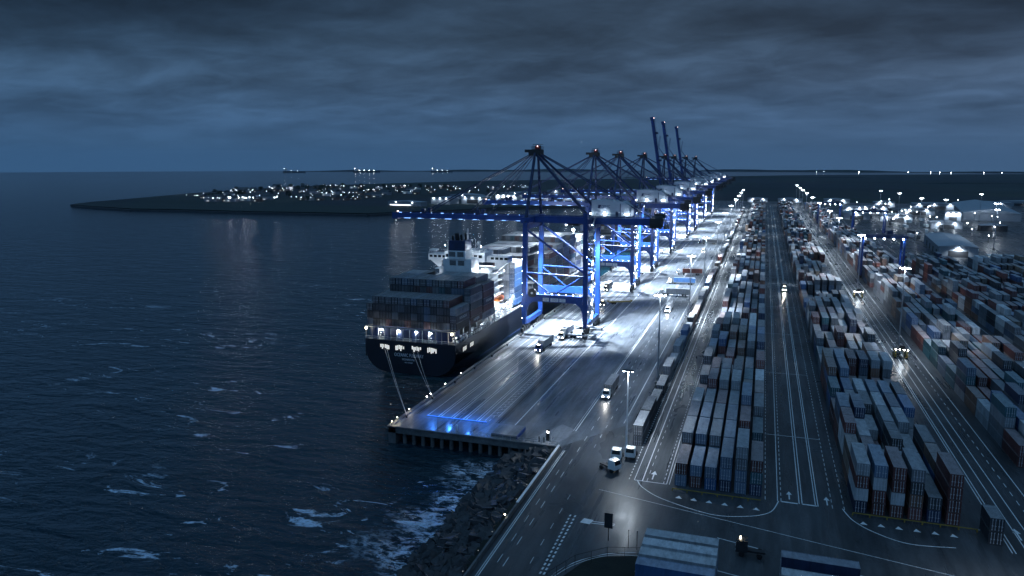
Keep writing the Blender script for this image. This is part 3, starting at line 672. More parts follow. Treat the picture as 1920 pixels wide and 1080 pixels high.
# ------------------------------------------------------------------ container meshes
def body_mesh(L):
    mb = MB(); w = CW / 2; h = 2.59
    mb.box(-w + .05, w - .05, .06, L - .03, .12, h - .05)
    for sx in (-1, 1):
        for y0, y1 in ((0, .16), (L - .16, L)): mb.box(*sorted((sx * w, sx * (w - .14))), y0, y1, 0, h)
        mb.box(*sorted((sx * w, sx * (w - .10))), .16, L - .16, .0, .16); mb.box(*sorted((sx * (w - .002), sx * (w - .10))), .16, L - .16, h - .12, h - .004)
    mb.box(-w + .14, w - .14, 0.001, .14, h - .16, h - .002); mb.box(-w + .14, w - .14, 0.001, .14, .0, .16)
    mb.box(-w + .14, w - .14, L - .12, L - .001, h - .14, h - .002)
    k = int((L - .6) / .55)
    for i in range(k):
        y = .35 + i * .55
        for sx in (-1, 1): mb.box(*sorted((sx * (w - .012), sx * (w - .06))), y, y + .26, .16, h - .12)
        mb.box(-w + .12, w - .12, y, y + .30, h - .055, h - .022)
    me = bpy.data.meshes.new('container'); me.from_pydata(mb.v, [], mb.f); me.materials.append(M_cont); return me
BM = {L: body_mesh(L) for L in (6.06, 12.19)}
def door_mesh(s_):
    mb = MB(); x0, x1 = (-1.08, -.01) if s_ < 0 else (.01, 1.08)
    mb.box(x0, x1, 0, .05, .17, 2.42)
    for i in range(3): mb.box(x0 + .06, x1 - .06, -.02, 0, .32 + i * .7, .80 + i * .7)
    for t_ in (.28, .74):
        x = x0 + (x1 - x0) * t_; mb.box(x - .035, x + .035, -.085, -.035, .14, 2.46, 1); mb.box(x - .12, x + .16, -.11, -.06, 1.0, 1.12, 1); mb.box(x - .08, x + .08, -.1, -.06, 2.2, 2.3, 1); mb.box(x - .08, x + .08, -.1, -.06, .28, .38, 1)
    me = bpy.data.meshes.new('door'); me.from_pydata(mb.v, [], mb.f); me.materials.append(M_cont); me.materials.append(M_rod); me.polygons.foreach_set('material_index', mb.m); return me
DM = [door_mesh(-1), door_mesh(1)]
CONT.sort(key=lambda c: -c[0])
NIND = 300
LOGO = {('navy', 13, 'nearer'): 1}
for i, (sc, x, y, z, L, cn, lab, grp, rz, st) in enumerate(CONT[:NIND]):
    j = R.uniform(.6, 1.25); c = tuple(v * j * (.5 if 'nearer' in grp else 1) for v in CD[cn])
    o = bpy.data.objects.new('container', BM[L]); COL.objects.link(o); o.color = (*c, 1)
    if rz: o.location = (x, y - CW / 2 if rz else y, z); o.rotation_euler = (0, 0, rad(rz))
    else: o.location = (x + CW / 2 + R.uniform(-.04, .04), y + R.uniform(-.06, .06), z)
    tag(o, lab, 'container', grp)
    for d in DM:
        k = bpy.data.objects.new('door', d); COL.objects.link(k); k.parent = o; k.color = o.color; k.location = (0, .03, 0)
mb_v, mb_f, mb_c = [], [], []
for (sc, x, y, z, L, cn, lab, grp, rz, st) in CONT[NIND:]:
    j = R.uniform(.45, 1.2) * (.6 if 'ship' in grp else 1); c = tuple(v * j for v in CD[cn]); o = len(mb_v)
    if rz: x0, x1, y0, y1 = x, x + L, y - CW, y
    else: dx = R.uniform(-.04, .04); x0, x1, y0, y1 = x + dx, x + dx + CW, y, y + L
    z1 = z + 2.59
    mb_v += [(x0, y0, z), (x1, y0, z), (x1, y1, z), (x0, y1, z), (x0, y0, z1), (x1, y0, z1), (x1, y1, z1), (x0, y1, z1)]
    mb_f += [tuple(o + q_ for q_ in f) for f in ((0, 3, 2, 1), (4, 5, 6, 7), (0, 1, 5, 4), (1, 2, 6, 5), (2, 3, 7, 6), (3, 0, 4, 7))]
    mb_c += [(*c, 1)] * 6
    # door leaves seam and lock rods on the near end
    if y < 520:
        for xx in (.32, .84, 1.6, 2.12):
            o = len(mb_v); a = x0 + xx
            if rz: continue
            mb_v += [(a - .03, y0 - .05, z + .1), (a + .03, y0 - .05, z + .1), (a + .03, y0 - .05, z1 - .1), (a - .03, y0 - .05, z1 - .1)]
            mb_f.append((o, o + 1, o + 2, o + 3)); mb_c.append((.34, .36, .4, 1))
me = bpy.data.meshes.new('container_stacks'); me.from_pydata(mb_v, [], mb_f); me.materials.append(M_contA)
ca = me.color_attributes.new('Col', 'FLOAT_COLOR', 'CORNER')
import array
arr = array.array('f')
for f, c in zip(mb_f, mb_c): arr.extend(c * len(f))
ca.data.foreach_set('color', arr)
link('container_stacks', me, kind='stuff', label='mass of smaller stacked containers filling the yard blocks and ships farther off', cat='containers')
print('containers', len(CONT))
# ================================================================== SHIP-TO-SHORE CRANES
CX = -79.5
def wx(x): return x - CX
def make_boom(parent, lit=True):      # local origin at the hinge, boom runs towards -x
    b = MB(); L = 64
    for s_ in (-1, 1): b.box(-L, 0, s_ * 3.3 - .55, s_ * 3.3 + .55, -1.9, .3)
    for i in range(11): b.box(-L + i * 6.2, -L + i * 6.2 + .7, -2.8, 2.8, -.9, -.1)
    b.box(-L - 1.2, -L + 1.6, -4, 4, -2.3, .5)
    bm = b.build('boom', M_blue, parent, (wx(-93.2), 0, 48.0))
    w = MB(); w.rail([(-L + 1, -4.1, .3), (-1, -4.1, .3)], 1.1, .07, 3); w.rail([(-L + 1, 4.1, .3), (-1, 4.1, .3)], 1.1, .07, 3)
    for x in (-L + 14, -L + 40): w.box(x - .8, x + .8, -4, -2.7, .3, 2.4).box(x - .8, x + .8, 2.7, 4, .3, 2.4)
    w.box(-L - 1.4, -L + 3, -3.6, 3.6, .3, .5); w.build('walkway', M_navy, bm)
    l = MB()
    if lit:
        for i in range(9): l.box(-L + 5 + i * 6.6, -L + 5 + i * 6.6 + (1.6 if i % 3 else 3.0), -3.95, -3.88, -1.85 - .05, -1.8)
        for i in range(12): l.cbox((-L + 3 + i * 5.1, -4.0, .6), (.35 if i % 4 else 1.4, .12, .13))
        for i in range(9): l.box(-L + 4 + i * 6.6, -L + 7.4 + i * 6.6, -3.2, -2.9, -1.99, -1.92)  # unseen underside strips added so the water mirrors blue
        l.build('walkway_lamp', E_strip2, bm)
    e = MB().box(-L - .6, -L, -.3, .3, .6, .9); e.build('beacon', E_red, bm)
    return bm
def make_crane():
    t = thing('ship_to_shore_crane', (CX, 0, 0), 'x', 'gantry crane')
    xs = (-93.2, -67.0); ys = (-12, 12)
    for X in xs:
        for Y in ys:
            m = MB(); s_ = 1 if X < -80 else -1
            m.beam((wx(X), Y, 3.4), (wx(X), Y, 13.2), 1.35, 1.5, w2=2.5, h2=1.7)
            m.beam((wx(X), Y, 13.2), (wx(X + s_ * .4), Y, 46.2 if X < -80 else 50.5), 1.9, 1.7)
            m.build('leg', M_blue, t)
            f = MB()
            for j in (-4.4, -1.5, 1.5, 4.4):
                f.box(wx(X) - .5, wx(X) + .5, Y * .86 + j - 1.1, Y * .86 + j + 1.1, .85, 2.1)
                for jj in (-.6, .6): f.cyl((wx(X) - .35, Y * .86 + j + jj, .48), (wx(X) + .35, Y * .86 + j + jj, .48), .42, n=10)
            f.box(wx(X) - .45, wx(X) + .45, Y * .86 - 3.4, Y * .86 + 3.4, 2.1, 3.0)
            f.build('bogie', M_dark, t)
    for X in xs:
        MB().box(wx(X) - .75, wx(X) + .75, -11.1, 11.1, 3.1, 5.0).build('sill_beam', M_blue, t)
        MB().box(wx(X) - .7, wx(X) + .7, -11.1, 11.1, 43.2, 45.4).build('portal_tie', M_blue, t)
    for Y in ys:
        m = MB().box(wx(-92.0), wx(-68.2), Y - .85, Y + .85, 13.4, 16.4)
        for s_, x in ((1, -92.0), (-1, -68.2)): m.xprism([(wx(x), 13.4), (wx(x), 9.4), (wx(x + s_ * .7), 11.6), (wx(x + s_ * 2.8), 13.4)][::s_], Y - .8, Y + .8)
        m.build('portal_beam', M_blue, t)
        for p, q, r in (((-92.6, 43.5), (-68.2, 26.4), .48), ((-92.6, 25.2), (-67.6, 24.6), .40), ((-92.6, 24.6), (-81.6, 16.6), .34), ((-68, 24.6), (-80.4, 16.6), .34)):
            MB().cyl((wx(p[0]), Y, p[1]), (wx(q[0]), Y, q[1]), r, n=10).build('brace', M_blue, t)
    m = MB()
    for s_ in (-1, 1): m.box(wx(-93), wx(-39.5), s_ * 3.3 - .6, s_ * 3.3 + .6, 45.6, 48.3)
    for i in range(10): m.box(wx(-91 + i * 5.6), wx(-90.3 + i * 5.6), -2.7, 2.7, 46.6, 47.6)
    m.box(wx(-95), wx(-91.4), -12, 12, 45.9, 48.2).box(wx(-68.3), wx(-66.1), -12, 12, 45.9, 48.0)
    m.build('main_girder', M_blue, t)
    m = MB()
    m.rail([(wx(-92), -4.2, 48.3), (wx(-66.5), -4.2, 48.3)], 1.1, .07, 2.5); m.rail([(wx(-50), -4.2, 48.3), (wx(-38), -4.2, 48.3), (wx(-38), 4.2, 48.3)], 1.1, .07, 2.5)
    m.rail([(wx(-92), -12.9, 16.4), (wx(-68), -12.9, 16.4)], 1.1, .06, 2)
    m.box(wx(-68), wx(-50), -5.6, -4.6, 48.3, 48.42); m.rail([(wx(-68), -5.5, 48.4), (wx(-50), -5.5, 48.4)], 1.1, .06, 1.6)
    m.build('handrail', M_galv, t)
    # machinery house
    h = MB(); h.xprism([(wx(-66.8), 48.9), (wx(-50.8), 48.9), (wx(-50.8), 53.0), (wx(-53.8), 55.0), (wx(-62), 55.6), (wx(-66.8), 55.3)], -4.5, 4.5)
    hs = h.build('machinery_house', M_house, t)
    MB().box(wx(-55.1), wx(-54.8), -4.53, -4.50, 48.9, 54.2).box(wx(-56.8), wx(-55.6), -4.56, -4.5, 48.95, 51).build('door', M_navy, hs)
    MB().poly([(wx(-64), -4.53, 53.6), (wx(-62.8), -4.53, 53.6), (wx(-63.2), -4.53, 52.2), (wx(-64.2), -4.53, 52.2)][::-1]).build('emblem', M_navy, hs)
    text('lettering', 'ZPMC', 1.5, M_navy, hs, (wx(-61.0), -4.53, 52.9), AFT)
    m = MB()
    for i in range(9): m.cyl((wx(-65 + i * 1.5), R.uniform(-3, 3), 55), (wx(-65 + i * 1.5), R.uniform(-3, 3), 56.3), .25, n=6)
    m.build('roof_vent', M_galv, hs)
    for x in (-67.0, -61.2, -52.6, -51.6):
        MB().sph((0, 0, 0), .2 if x != -61.2 else .36, n=8, k=5).build('floodlight', E_lamp, t, (wx(x), -5.3, 50.0))
    # apex frame and stays
    for Y in (-1, 1):
        MB().beam((wx(-93.0), Y * 11.6, 46), (wx(-91.8), Y * 2.2, 74.5), 1.15, 1.15, w2=.9, h2=.9).build('apex_mast', M_navy, t)
        MB().beam((wx(-91.2), Y * 2.0, 74), (wx(-67.4), Y * 11.4, 50.2), .95, .95).build('back_strut', M_navy, t)
        MB().beam((wx(-90.8), Y * 1.8, 74.6), (wx(-42.5), Y * 3.4, 48.6), .42, .42).build('backstay', M_navy, t)
    m = MB().box(wx(-94.6), wx(-89.4), -2.6, 2.6, 73.4, 75.9).box(wx(-96.8), wx(-94.6), -.9, .9, 74.8, 76).box(wx(-93.4), wx(-89.6), -2.2, 2.2, 75.9, 76.1)
    m.rail([(wx(-93.4), -2.3, 76), (wx(-89.4), -2.3, 76), (wx(-89.4), 2.3, 76), (wx(-93.4), 2.3, 76), (wx(-93.4), -2.3, 76)], 1.2, .08, 1.2)
    m.box(wx(-92.9), wx(-89.6), -1.9, 1.9, 78.0, 78.15).beam((wx(-92.8), -1.8, 76), (wx(-92.8), -1.8, 78), .12).beam((wx(-89.7), -1.8, 76), (wx(-89.7), -1.8, 78), .12)
    ap = m.build('apex_head', M_dark, t)
    MB().box(wx(-92.2), wx(-90.2), -1.2, 1.2, 76.1, 77.6).build('beacon_housing', M_red, ap); MB().sph((wx(-91.0), -1.5, 77.3), .22, n=8, k=5).build('beacon', E_red, ap)
    # stair tower on the landside legs
    m = MB()
    for i in range(16):
        z = 4 + i * 2.75; a, b = (-7.5, -4.3) if i % 2 else (-4.3, -7.5)
        m.beam((wx(-65.4), a, z), (wx(-65.4), b, z + 2.75), .7, .12); m.beam((wx(-65.0), a, z + 1), (wx(-65.0), b, z + 3.75), .06)
        m.box(wx(-66), wx(-64.8), *sorted((b - .5, b + .5)), z + 2.68, z + 2.76)
    for y in (-8.1, -3.7):
        for x in (-66.1, -64.7): m.box(wx(x) - .06, wx(x) + .06, y - .06, y + .06, 3.2, 49)
    m.build('stair_tower', M_galv, t)
    m = MB()
    for i in range(14): m.cbox((wx(-66) + R.uniform(-.9, 1.4), -12 + R.uniform(-.9, 6), 4 + i * 3.2), (.22, .12, .16))
    for i in range(8): m.cbox((wx(-93.9) , -12.9, 6 + i * 5), (.14, .12, .14))
    for i in range(8): m.cbox((wx(-90 + i * 3), -13.0, 16.9), (.26, .12, .14))
    m.build('leg_lamp', E_lamp, t)
    m = MB().cyl((wx(-89.2), -14.4, 17.2), (wx(-89.2), -13.6, 17.2), 1.9, n=24); r_ = m.build('cable_reel', M_dark, t)
    MB().cyl((wx(-89.2), -14.6, 17.2), (wx(-89.2), -14.4, 17.2), .45, n=14).build('hub', M_white, r_)
    for i, (x0, x1, a, b) in enumerate(((-84.9, -82.3, 'SWL 65t', 'CRANE'), (-81.6, -78.2, 'SAFE LOAD', 'UNDER SPREADER'), (-77.8, -75.2, 'KEEP', 'CLEAR'))):
        sg = MB().box(wx(x0), wx(x1), -12.97, -12.9, 13.75, 15.2).build('sign_panel', M_house, t)
        text('lettering', a, .62, M_navy, sg, (wx((x0 + x1) / 2), -12.98, 14.85), AFT, sx=.8 if i != 1 else .7); text('lettering', b, .45, M_navy, sg, (wx((x0 + x1) / 2), -12.98, 14.2), AFT, sx=.75 if i != 1 else .6)
    # hoist gear at the back end, trolley and cab
    m = MB().box(wx(-43), wx(-38.6), -4.4, 4.4, 44.6, 48.4).box(wx(-41), wx(-37.6), -3.4, 3.4, 48.3, 50.2)
    for i in range(14): x = R.uniform(-42.5, -37.4); y = R.uniform(-4, 4); m.beam((wx(x), y, 43.6), (wx(x + R.uniform(-1, 1)), y, R.uniform(46, 51)), .22)
    m.rail([(wx(-43), -4.6, 44.6), (wx(-37.8), -4.6, 44.6)], 1.1, .08, 1); m.build('hoist_gear', M_dark, t)
    tr = MB().box(wx(-78), wx(-72.5), -3, 3, 44.6, 45.5).build('trolley', M_dark, t)
    MB().box(wx(-72.2), wx(-70), -1.2, 1.2, 42.4, 44.8).build('operator_cab', M_white, tr)
    for (x, y, z, w, aim, an) in ((-89, 0, 45.2, 420000, (0, 0, -1), 82), (-78, -3, 45.2, 620000, (0, -.1, -1), 84), (-69, 3, 45.2, 520000, (.35, 0, -1), 88),
                                   (-80, -10.8, 42, 90000, (0, 1, -1.1), 110), (-80, 13.4, 13.2, 5200, (0, .2, -1), 140), (-104, 0, 45.4, 130000, (0, .1, -1), 90), (-124, 0, 45.4, 60000, (0, .1, -1), 90), (-46, 0, 53.4, 3400, (0, 0, -1), 150)):
        spot(t, (wx(x), y, z), w, an, .5, aim=aim, name='crane_light')
    MB().beam((wx(-46), 0, 48), (wx(-46), 0, 53.6), .14).build('lamp_post', M_galv, t)
    return t
cr0 = make_crane()
KIDS[cr0] = list(cr0.children)
cys = [306.5, 421, 498.5, 602, 732, 812, 935, 1066]
roots = []; UPB = None
for i, y in enumerate(cys):
    c = cr0 if i == 0 else copy_tree(cr0, rz=0)
    c.location = (CX, y, 0); roots.append(c)
boom0 = make_boom(cr0); KIDS[boom0] = list(boom0.children)
for i, c in enumerate(roots):
    up = i in (4, 5, 6)
    b = boom0 if i == 0 else copy_tree(boom0, parent=c) if not up else (UPB := copy_tree(UPB, parent=c) if UPB else make_boom(c, False))
    if up and b not in KIDS: KIDS[b] = list(b.children)
    if up: b.rotation_euler = (0, rad(80.5), 0)
    if not up:
        if i == 0: STAYS = []
        for Y in (-1, 1):
            for xa, za, r in ((-143, 48.6, .40), (-122, 48.6, .34), (-112.5, 48.6, .26)):
                if i == 0:
                    STAYS.append(MB().beam((wx(-92.4), Y * 1.8, 74.8), (wx(xa), Y * 3.3, za), r, r).build('forestay', M_navy, c))
        if i:
            for s_ in STAYS: k = s_.copy(); COL.objects.link(k); k.parent = c
    else:
        for Y in (-1, 1):
            MB().beam((wx(-91.8), Y * 1.8, 76), (wx(-97.8), Y * 3.2, 84), .25).beam((wx(-97.8), Y * 3.2, 84), (wx(-96.5), Y * 3.2, 95), .25).build('forestay', M_navy, c)
    tag(c, 'blue quay crane with its %s, %s' % ('boom raised' if up else 'boom lowered over the water', ['the nearest of the row', 'second from the corner', 'third from the corner', 'fourth, just before the raised booms',
        'first and tallest looking of the three raised', 'middle one of the three raised', 'last of the three raised', 'the farthest of the row'][i]), 'gantry crane', 'blue cranes along the quay')
# ================================================================== SHIPS
def hull(parent, L, W2, zd, name='hull', stern=True):
    secs = [(0, W2, .2, 8.5), (6, W2, -1.2, 9), (16, W2, -3.2, 9), (34, W2, -7, 8), (60, W2, -10, 5), (L * .72, W2, -10, 5), (L * .84, W2 * .90, -10, 6), (L * .93, W2 * .55, -10, 5), (L * .985, W2 * .14, -9, 2), (L, .3, -6, .2)]
    vs = []; K = 18
    for (y, w, zk, rb) in secs:
        d = zd + max(0, (y - L * .86)) * .13; rb = min(rb, w * .95); row = []
        fl = 1 + .5 * max(0, (y / L - .8)) / .2 if y > L * .8 else 1
        wd = min(W2, w * fl + (2 if y > L * .95 else 0))
        pts = [(wd, d), (w + (wd - w) * .3, d * .45)] + [(w - rb + rb * math.cos(a), zk + rb - rb * math.sin(a)) for a in [math.pi / 2 * j / 6 for j in range(7)]]
        row = pts + [(-px, pz) for px, pz in pts[::-1]]
        vs += [(px, y, pz) for px, pz in row]
    n = 18; fs = []
    for j in range(len(secs) - 1):
        for i in range(n - 1): fs.append((j * n + i, j * n + i + 1, (j + 1) * n + i + 1, (j + 1) * n + i))
        fs.append((j * n + n - 1, j * n, (j + 1) * n, (j + 1) * n + n - 1))
    fs.append(tuple(range(n))[::-1]); e = len(secs) - 1; fs.append(tuple(e * n + i for i in range(n)))
    return MB().add(vs, fs).build(name, M_hull, parent)
SX, SY = -117.5, 235.0
sh = thing('container_ship', (SX, SY, WL), 'dark hulled container ship with white bridge moored stern towards the quay corner', 'ship')
DK = 12.0
hl_ = hull(sh, 302, 17.8, DK)
def lw(z): return z - WL
MB().box(-17.2, 17.2, .3, 250, DK - .05, DK + .02).build('deck', M_deck, sh)
MB().box(17.82, 17.9, 20, 230, 2.0, 2.4).build('rubbing_strake', M_navy, sh)
# mooring openings in the stern, lit from inside
for i, cx in enumerate((-9.8, -3.7, 2.8, 8.9)):
    w = MB().box(cx - 1.95, cx + 1.95, -.16, -.05, lw(3.7), lw(6.2)).build('mooring_opening', M_dark, hl_)
    g = MB(); rr2 = random.Random(i)
    for j in range(6):
        a = cx - 1.8 + j * .62; z0 = lw(3.85) + rr2.uniform(0, 1.0); g.box(a, a + rr2.uniform(.25, .52), -.20, -.165, z0, lw(6.05) - rr2.uniform(0, .5))
    g.build('lit_interior', E_dim, w)
for i, cy in enumerate((8.5, 15.5)):
    w = MB().box(17.81, 17.9, cy - 1.9, cy + 1.9, lw(3.4), lw(5.4)).build('mooring_opening', M_dark, hl_)
    g = MB()
    for j in range(4): g.box(17.9, 17.93, cy - 1.7 + j * .9, cy - 1.2 + j * .9, lw(3.6) + .2 * (j % 2), lw(5.2))
    g.build('lit_interior', E_dim, w)
text('lettering', 'OCEANIC FULLWAY', 1.75, M_white, hl_, (-.3, -.12, lw(2.35)), AFT, sx=.72)
text('lettering', 'MONROVIA', 1.05, M_white, hl_, (-.5, -.12, lw(.75)), AFT, sx=.9)
text('lettering', 'IMO 9403009', .62, M_white, hl_, (-.4, -.12, lw(-.35)), AFT, sx=.9)
# lit stern deck below the containers
m = MB()
for i in range(15): m.box(-17.6 + i * 2.5, -17.45 + i * 2.5, .2, .5, DK, lw(B0) - .1)
m.box(-17.7, 17.7, .1, .6, lw(B0) - .35, lw(B0) - .1).box(-17.7, 17.7, .15, .25, DK + 1.0, DK + 1.1)
m.build('stern_frame', M_grey, sh)
m = MB()
for i, (a, b) in enumerate(((-16, -13), (-10.3, -8), (-5.5, -3.2), (.6, 3.6), (10.4, 14.8))): m.box(a, b, .9, 1.1, DK, lw(B0) - .3)
m.box(-17.4, 17.4, 5, 5.3, DK, lw(B0) - .3); m.build('deck_panel', M_navy, sh)
for i, x in enumerate((-11.6, -4.6, 2.4, 7.6)):
    f = MB().cbox((0, 0, 0), (.9, .3, .5)).build('deck_lamp', E_lamp, sh, (x, 1.0, lw(10.9)))
    g = MB()
    rr2 = random.Random(20 + i)
    for j in range(9): g.cbox((x + rr2.uniform(-1, 1), 1.4, DK + rr2.uniform(.3, 3.4)), (.3, .1, .3))
    g.build('lit_equipment', M_white, sh)
    point(sh, (x, .2, lw(10.2)), 420, (.95, .97, .9), .2, 'deck_light')
for x in (-17.2, 16.6):
    MB().sph((0, 0, 0), .42, n=8, k=5).build('deck_lamp', E_warm, sh, (x, -.1, lw(11.4))); point(sh, (x, -.6, lw(11.2)), 420, (1, .86, .6), .2, 'deck_light')
# lashing bridges between the bays
for y in (13.9, 27.3, 40.9, 79, 93, 107, 121, 135, 149, 163, 177, 191, 205, 219, 233):
    m = MB()
    for i in range(15): m.box(-17.75 + i * 2.53, -17.6 + i * 2.53, y - .3, y + .3, DK, DK + (6 if y < 50 else 8))
    m.box(-17.7, 17.7, y - .5, y + .5, DK + (5.9 if y < 50 else 7.9), DK + (6.05 if y < 50 else 8.05)); m.build('lashing_bridge', M_grey, sh)
MB().beam((14, 186, DK), (14, 186, lw(32.4)), .5).build('foremast', M_white, sh); MB().sph((0, 0, 0), .8, n=8, k=5).build('mast_lamp', E_lamp, sh, (14, 185.5, lw(32)))
for y_ in (120, 160, 200): point(sh, (0, y_, lw(40)), 16000, LAMPC, .4, 'deck_light')
# walkway, rails and white deck clutter on the quay side
m = MB(); m.rail([(17.7, 1, DK), (17.7, 250, DK)], 1.1, .07, 2.5); m.rail([(-17.7, 0, DK), (17.7, 0, DK)], 1.1, .07, 2.5)
rr2 = random.Random(77)
for i in range(150):
    y = rr2.uniform(1, 66) if i < 60 else rr2.uniform(41, 66); m.cbox((rr2.uniform(16.2, 17.6), y, DK + rr2.uniform(.3, 2.2 if y < 41 else 5)), (rr2.uniform(.2, .7), rr2.uniform(.3, 1.6), rr2.uniform(.1, .8)))
m.build('deck_fittings', M_white, sh)
for y, w in ((2, 300), (14, 420), (28, 500), (44, 1900), (54, 2200), (64, 1900), (100, 1200), (135, 1200), (170, 1200)): point(sh, (17.2, y, DK + (5.5 if y > 40 else 2.4)), w, LAMPC, .2, 'deck_light')
# engine casing and funnel
cs = MB().box(-5.0, 7.4, 42, 50, DK, lw(32.2)).box(-2.4, 5.0, 41.4, 49, lw(32.2), lw(35.6)); cs = cs.build('engine_casing', M_white, sh)
for x0 in (-2.0, 1.6):
    for z0 in (29.6, 33.2):
        m = MB()
        for j in range(5): m.box(x0, x0 + 2.7, (42 if z0 < 32 else 41.4) - .1, (42 if z0 < 32 else 41.4), lw(z0) + j * .4, lw(z0) + j * .4 + .25)
        m.build('louvre', M_dark, cs)
fn = MB().box(-2.3, 4.9, 41.5, 48.5, lw(35.6), lw(39.6)).build('funnel', M_navy, sh)
m = MB()
for i in range(6): m.cyl((-1.2 + i * .95, 44 + (i % 2) * 2, lw(39.6)), (-1.2 + i * .95, 43.4 + (i % 2) * 2, lw(41.4) + (i % 3) * .5), .42 if i != 2 else .9, n=10)
m.build('exhaust_pipe', M_black, fn)
# accommodation and bridge
acc = MB()
for i in range(7):
    z = DK + i * 2.75; w = 11.6 - (0 if i < 4 else .5)
    acc.box(-w, w, 52, 64, z, z + 2.55); acc.box(-w - 1.6, w + 1.6, 50.8, 64.6, z + 2.55, z + 2.75)
acc.box(-17.9, 17.9, 56, 62.5, lw(29.4), lw(29.7)).box(-17.9, 17.9, 56, 62.5, lw(29.7), lw(32.0)).box(-9, 9, 53, 63.5, lw(29.7), lw(33.6)).box(-6.5, 6.5, 54, 63, lw(33.6), lw(34.2))
for s_ in (-1, 1): acc.xprism([(s_ * 12, lw(29.4)), (s_ * 17.6, lw(29.4)), (s_ * 12, lw(25))][::-s_], 57, 61)
acc = acc.build('accommodation', M_white, sh)
m = MB()
for i in range(18):
    x = -17.4 + i * 2.0
    if abs(x + .7) > 9.5: m.box(x, x + 1.4, 55.95, 56.0, lw(30.6), lw(31.6))
for i in range(8): m.box(-8.4 + i * 2.1, -6.9 + i * 2.1, 52.94, 53.0, lw(31.4), lw(32.6))
for i in range(6):
    for j in range(4): m.box(8.0 + j * 1.0, 8.5 + j * 1.0, 51.94, 52, DK + 1 + i * 2.75, DK + 1.9 + i * 2.75)
for i in range(5): m.box(17.9, 17.94, 56.5 + i * 1.2, 57.3 + i * 1.2, lw(30.6), lw(31.5))
m.build('window', M_glass, acc)
m = MB()
for i in range(7):
    z = DK + i * 2.75 + 2.75; m.rail([(-13.2, 50.9, z), (-5.2, 50.9, z)], 1, .08, 1.6); m.rail([(7.6, 50.9, z), (13.2, 50.9, z), (13.2, 64.5, z)], 1, .08, 1.6)
m.rail([(-17.8, 56, lw(32)), (17.8, 56, lw(32))], 1, .07, 2); m.rail([(-9, 53, lw(33.6)), (9, 53, lw(33.6))], 1, .07, 1.5)
rr2 = random.Random(5)
for i in range(26):
    x = rr2.uniform(-9, 9); m.beam((x, rr2.uniform(54, 62), lw(33.6)), (x, rr2.uniform(54, 62), lw(34.5) + rr2.uniform(.6, 4)), .14)
m.box(-2.2, 2.2, 57, 57.4, lw(38.2), lw(38.6)).beam((0, 57, lw(34)), (0, 57, lw(43.2)), .5).box(-1.4, 1.4, 56.8, 57.2, lw(41), lw(41.3)).sph((4.5, 58, lw(37)), .9).beam((4.5, 58, lw(34)), (4.5, 58, lw(36.5)), .3).sph((-6.5, 58, lw(35.4)), .7)
m.build('mast_and_rails', M_galv, acc)
m = MB().box(-17.7, -14.7, 57, 60, lw(33.2), lw(33.9)); m.rail([(-17.7, 56.9, lw(32)), (-14.7, 56.9, lw(32))], 1.7, .1, 1); m.build('wing_shelter', M_white, acc)
for (x, y, z, w) in ((-14.5, 51, 24, 2600), (-12.6, 49.8, 15, 1800), (9.6, 48.5, 27, 2400), (12.6, 49, 19, 2600), (14.8, 54, 13, 2400), (15, 60, 25, 2000), (0, 50.5, 37.5, 1300), (8, 51, 36, 1500), (-8, 51, 36, 1200)):
    point(sh, (x, y, lw(z)), w * .55, LAMPC, .25, 'deck_light')
    MB().sph((0, 0, 0), .2, n=6, k=4).build('deck_lamp', E_lamp, sh, (x, y + .3, lw(z) + .5))
t = thing('lifeboat', (SX + 16.2, SY + 50.5, 15.4), 'orange enclosed lifeboat hanging beside the ship bridge', 'lifeboat')
m = MB()
vs = []; n = 12
for j, (y, s_) in enumerate(((-4.2, .1), (-3.4, .7), (-1.5, 1), (1.5, 1), (3.4, .7), (4.2, .1))):
    vs += [(1.5 * s_ * math.cos(2 * math.pi * i / n), y, 1.3 * s_ * math.sin(2 * math.pi * i / n)) for i in range(n)]
m.add(vs, [(j * n + i, j * n + (i + 1) % n, (j + 1) * n + (i + 1) % n, (j + 1) * n + i) for j in range(5) for i in range(n)]); m.build('hull', M_orange, t)
MB().beam((-.8, -2.6, 2.4), (.4, -2.6, -1.6), .3).beam((-.8, 2.6, 2.4), (.4, 2.6, -1.6), .3).build('davit', M_white, t)
# mooring ropes from the stern to the quay bollards
for i, (a, b) in enumerate((((-127.3, 234.7, 4.2), (XQ + 1.6, 181.2, .9)), ((-126.4, 234.7, 4.2), (XQ + 1.6, 181.3, .8)), ((-116.0, 234.7, 4.0), (XQ + 1.6, 198.7, .9)), ((-114.2, 234.7, 4.0), (XQ + 1.6, 198.8, .8)))):
    m = MB(); A_, B_ = Vector(a), Vector(b); pts = [A_.lerp(B_, k / 14) - Vector((0, 0, 1.0 * 4 * (k / 14) * (1 - k / 14))) for k in range(15)]
    for p, q in zip(pts, pts[1:]): m.cyl(p, q, .035, n=5)
    tag(m.build('mooring_rope', M_white), '%s rope from the ship stern to a quay bollard, %s' % (('pale mooring', 'thin mooring')[i % 2], ['outermost toward the sea', 'second from the sea', 'third from the sea', 'closest to the quay'][i]), 'rope', 'mooring ropes at the stern')
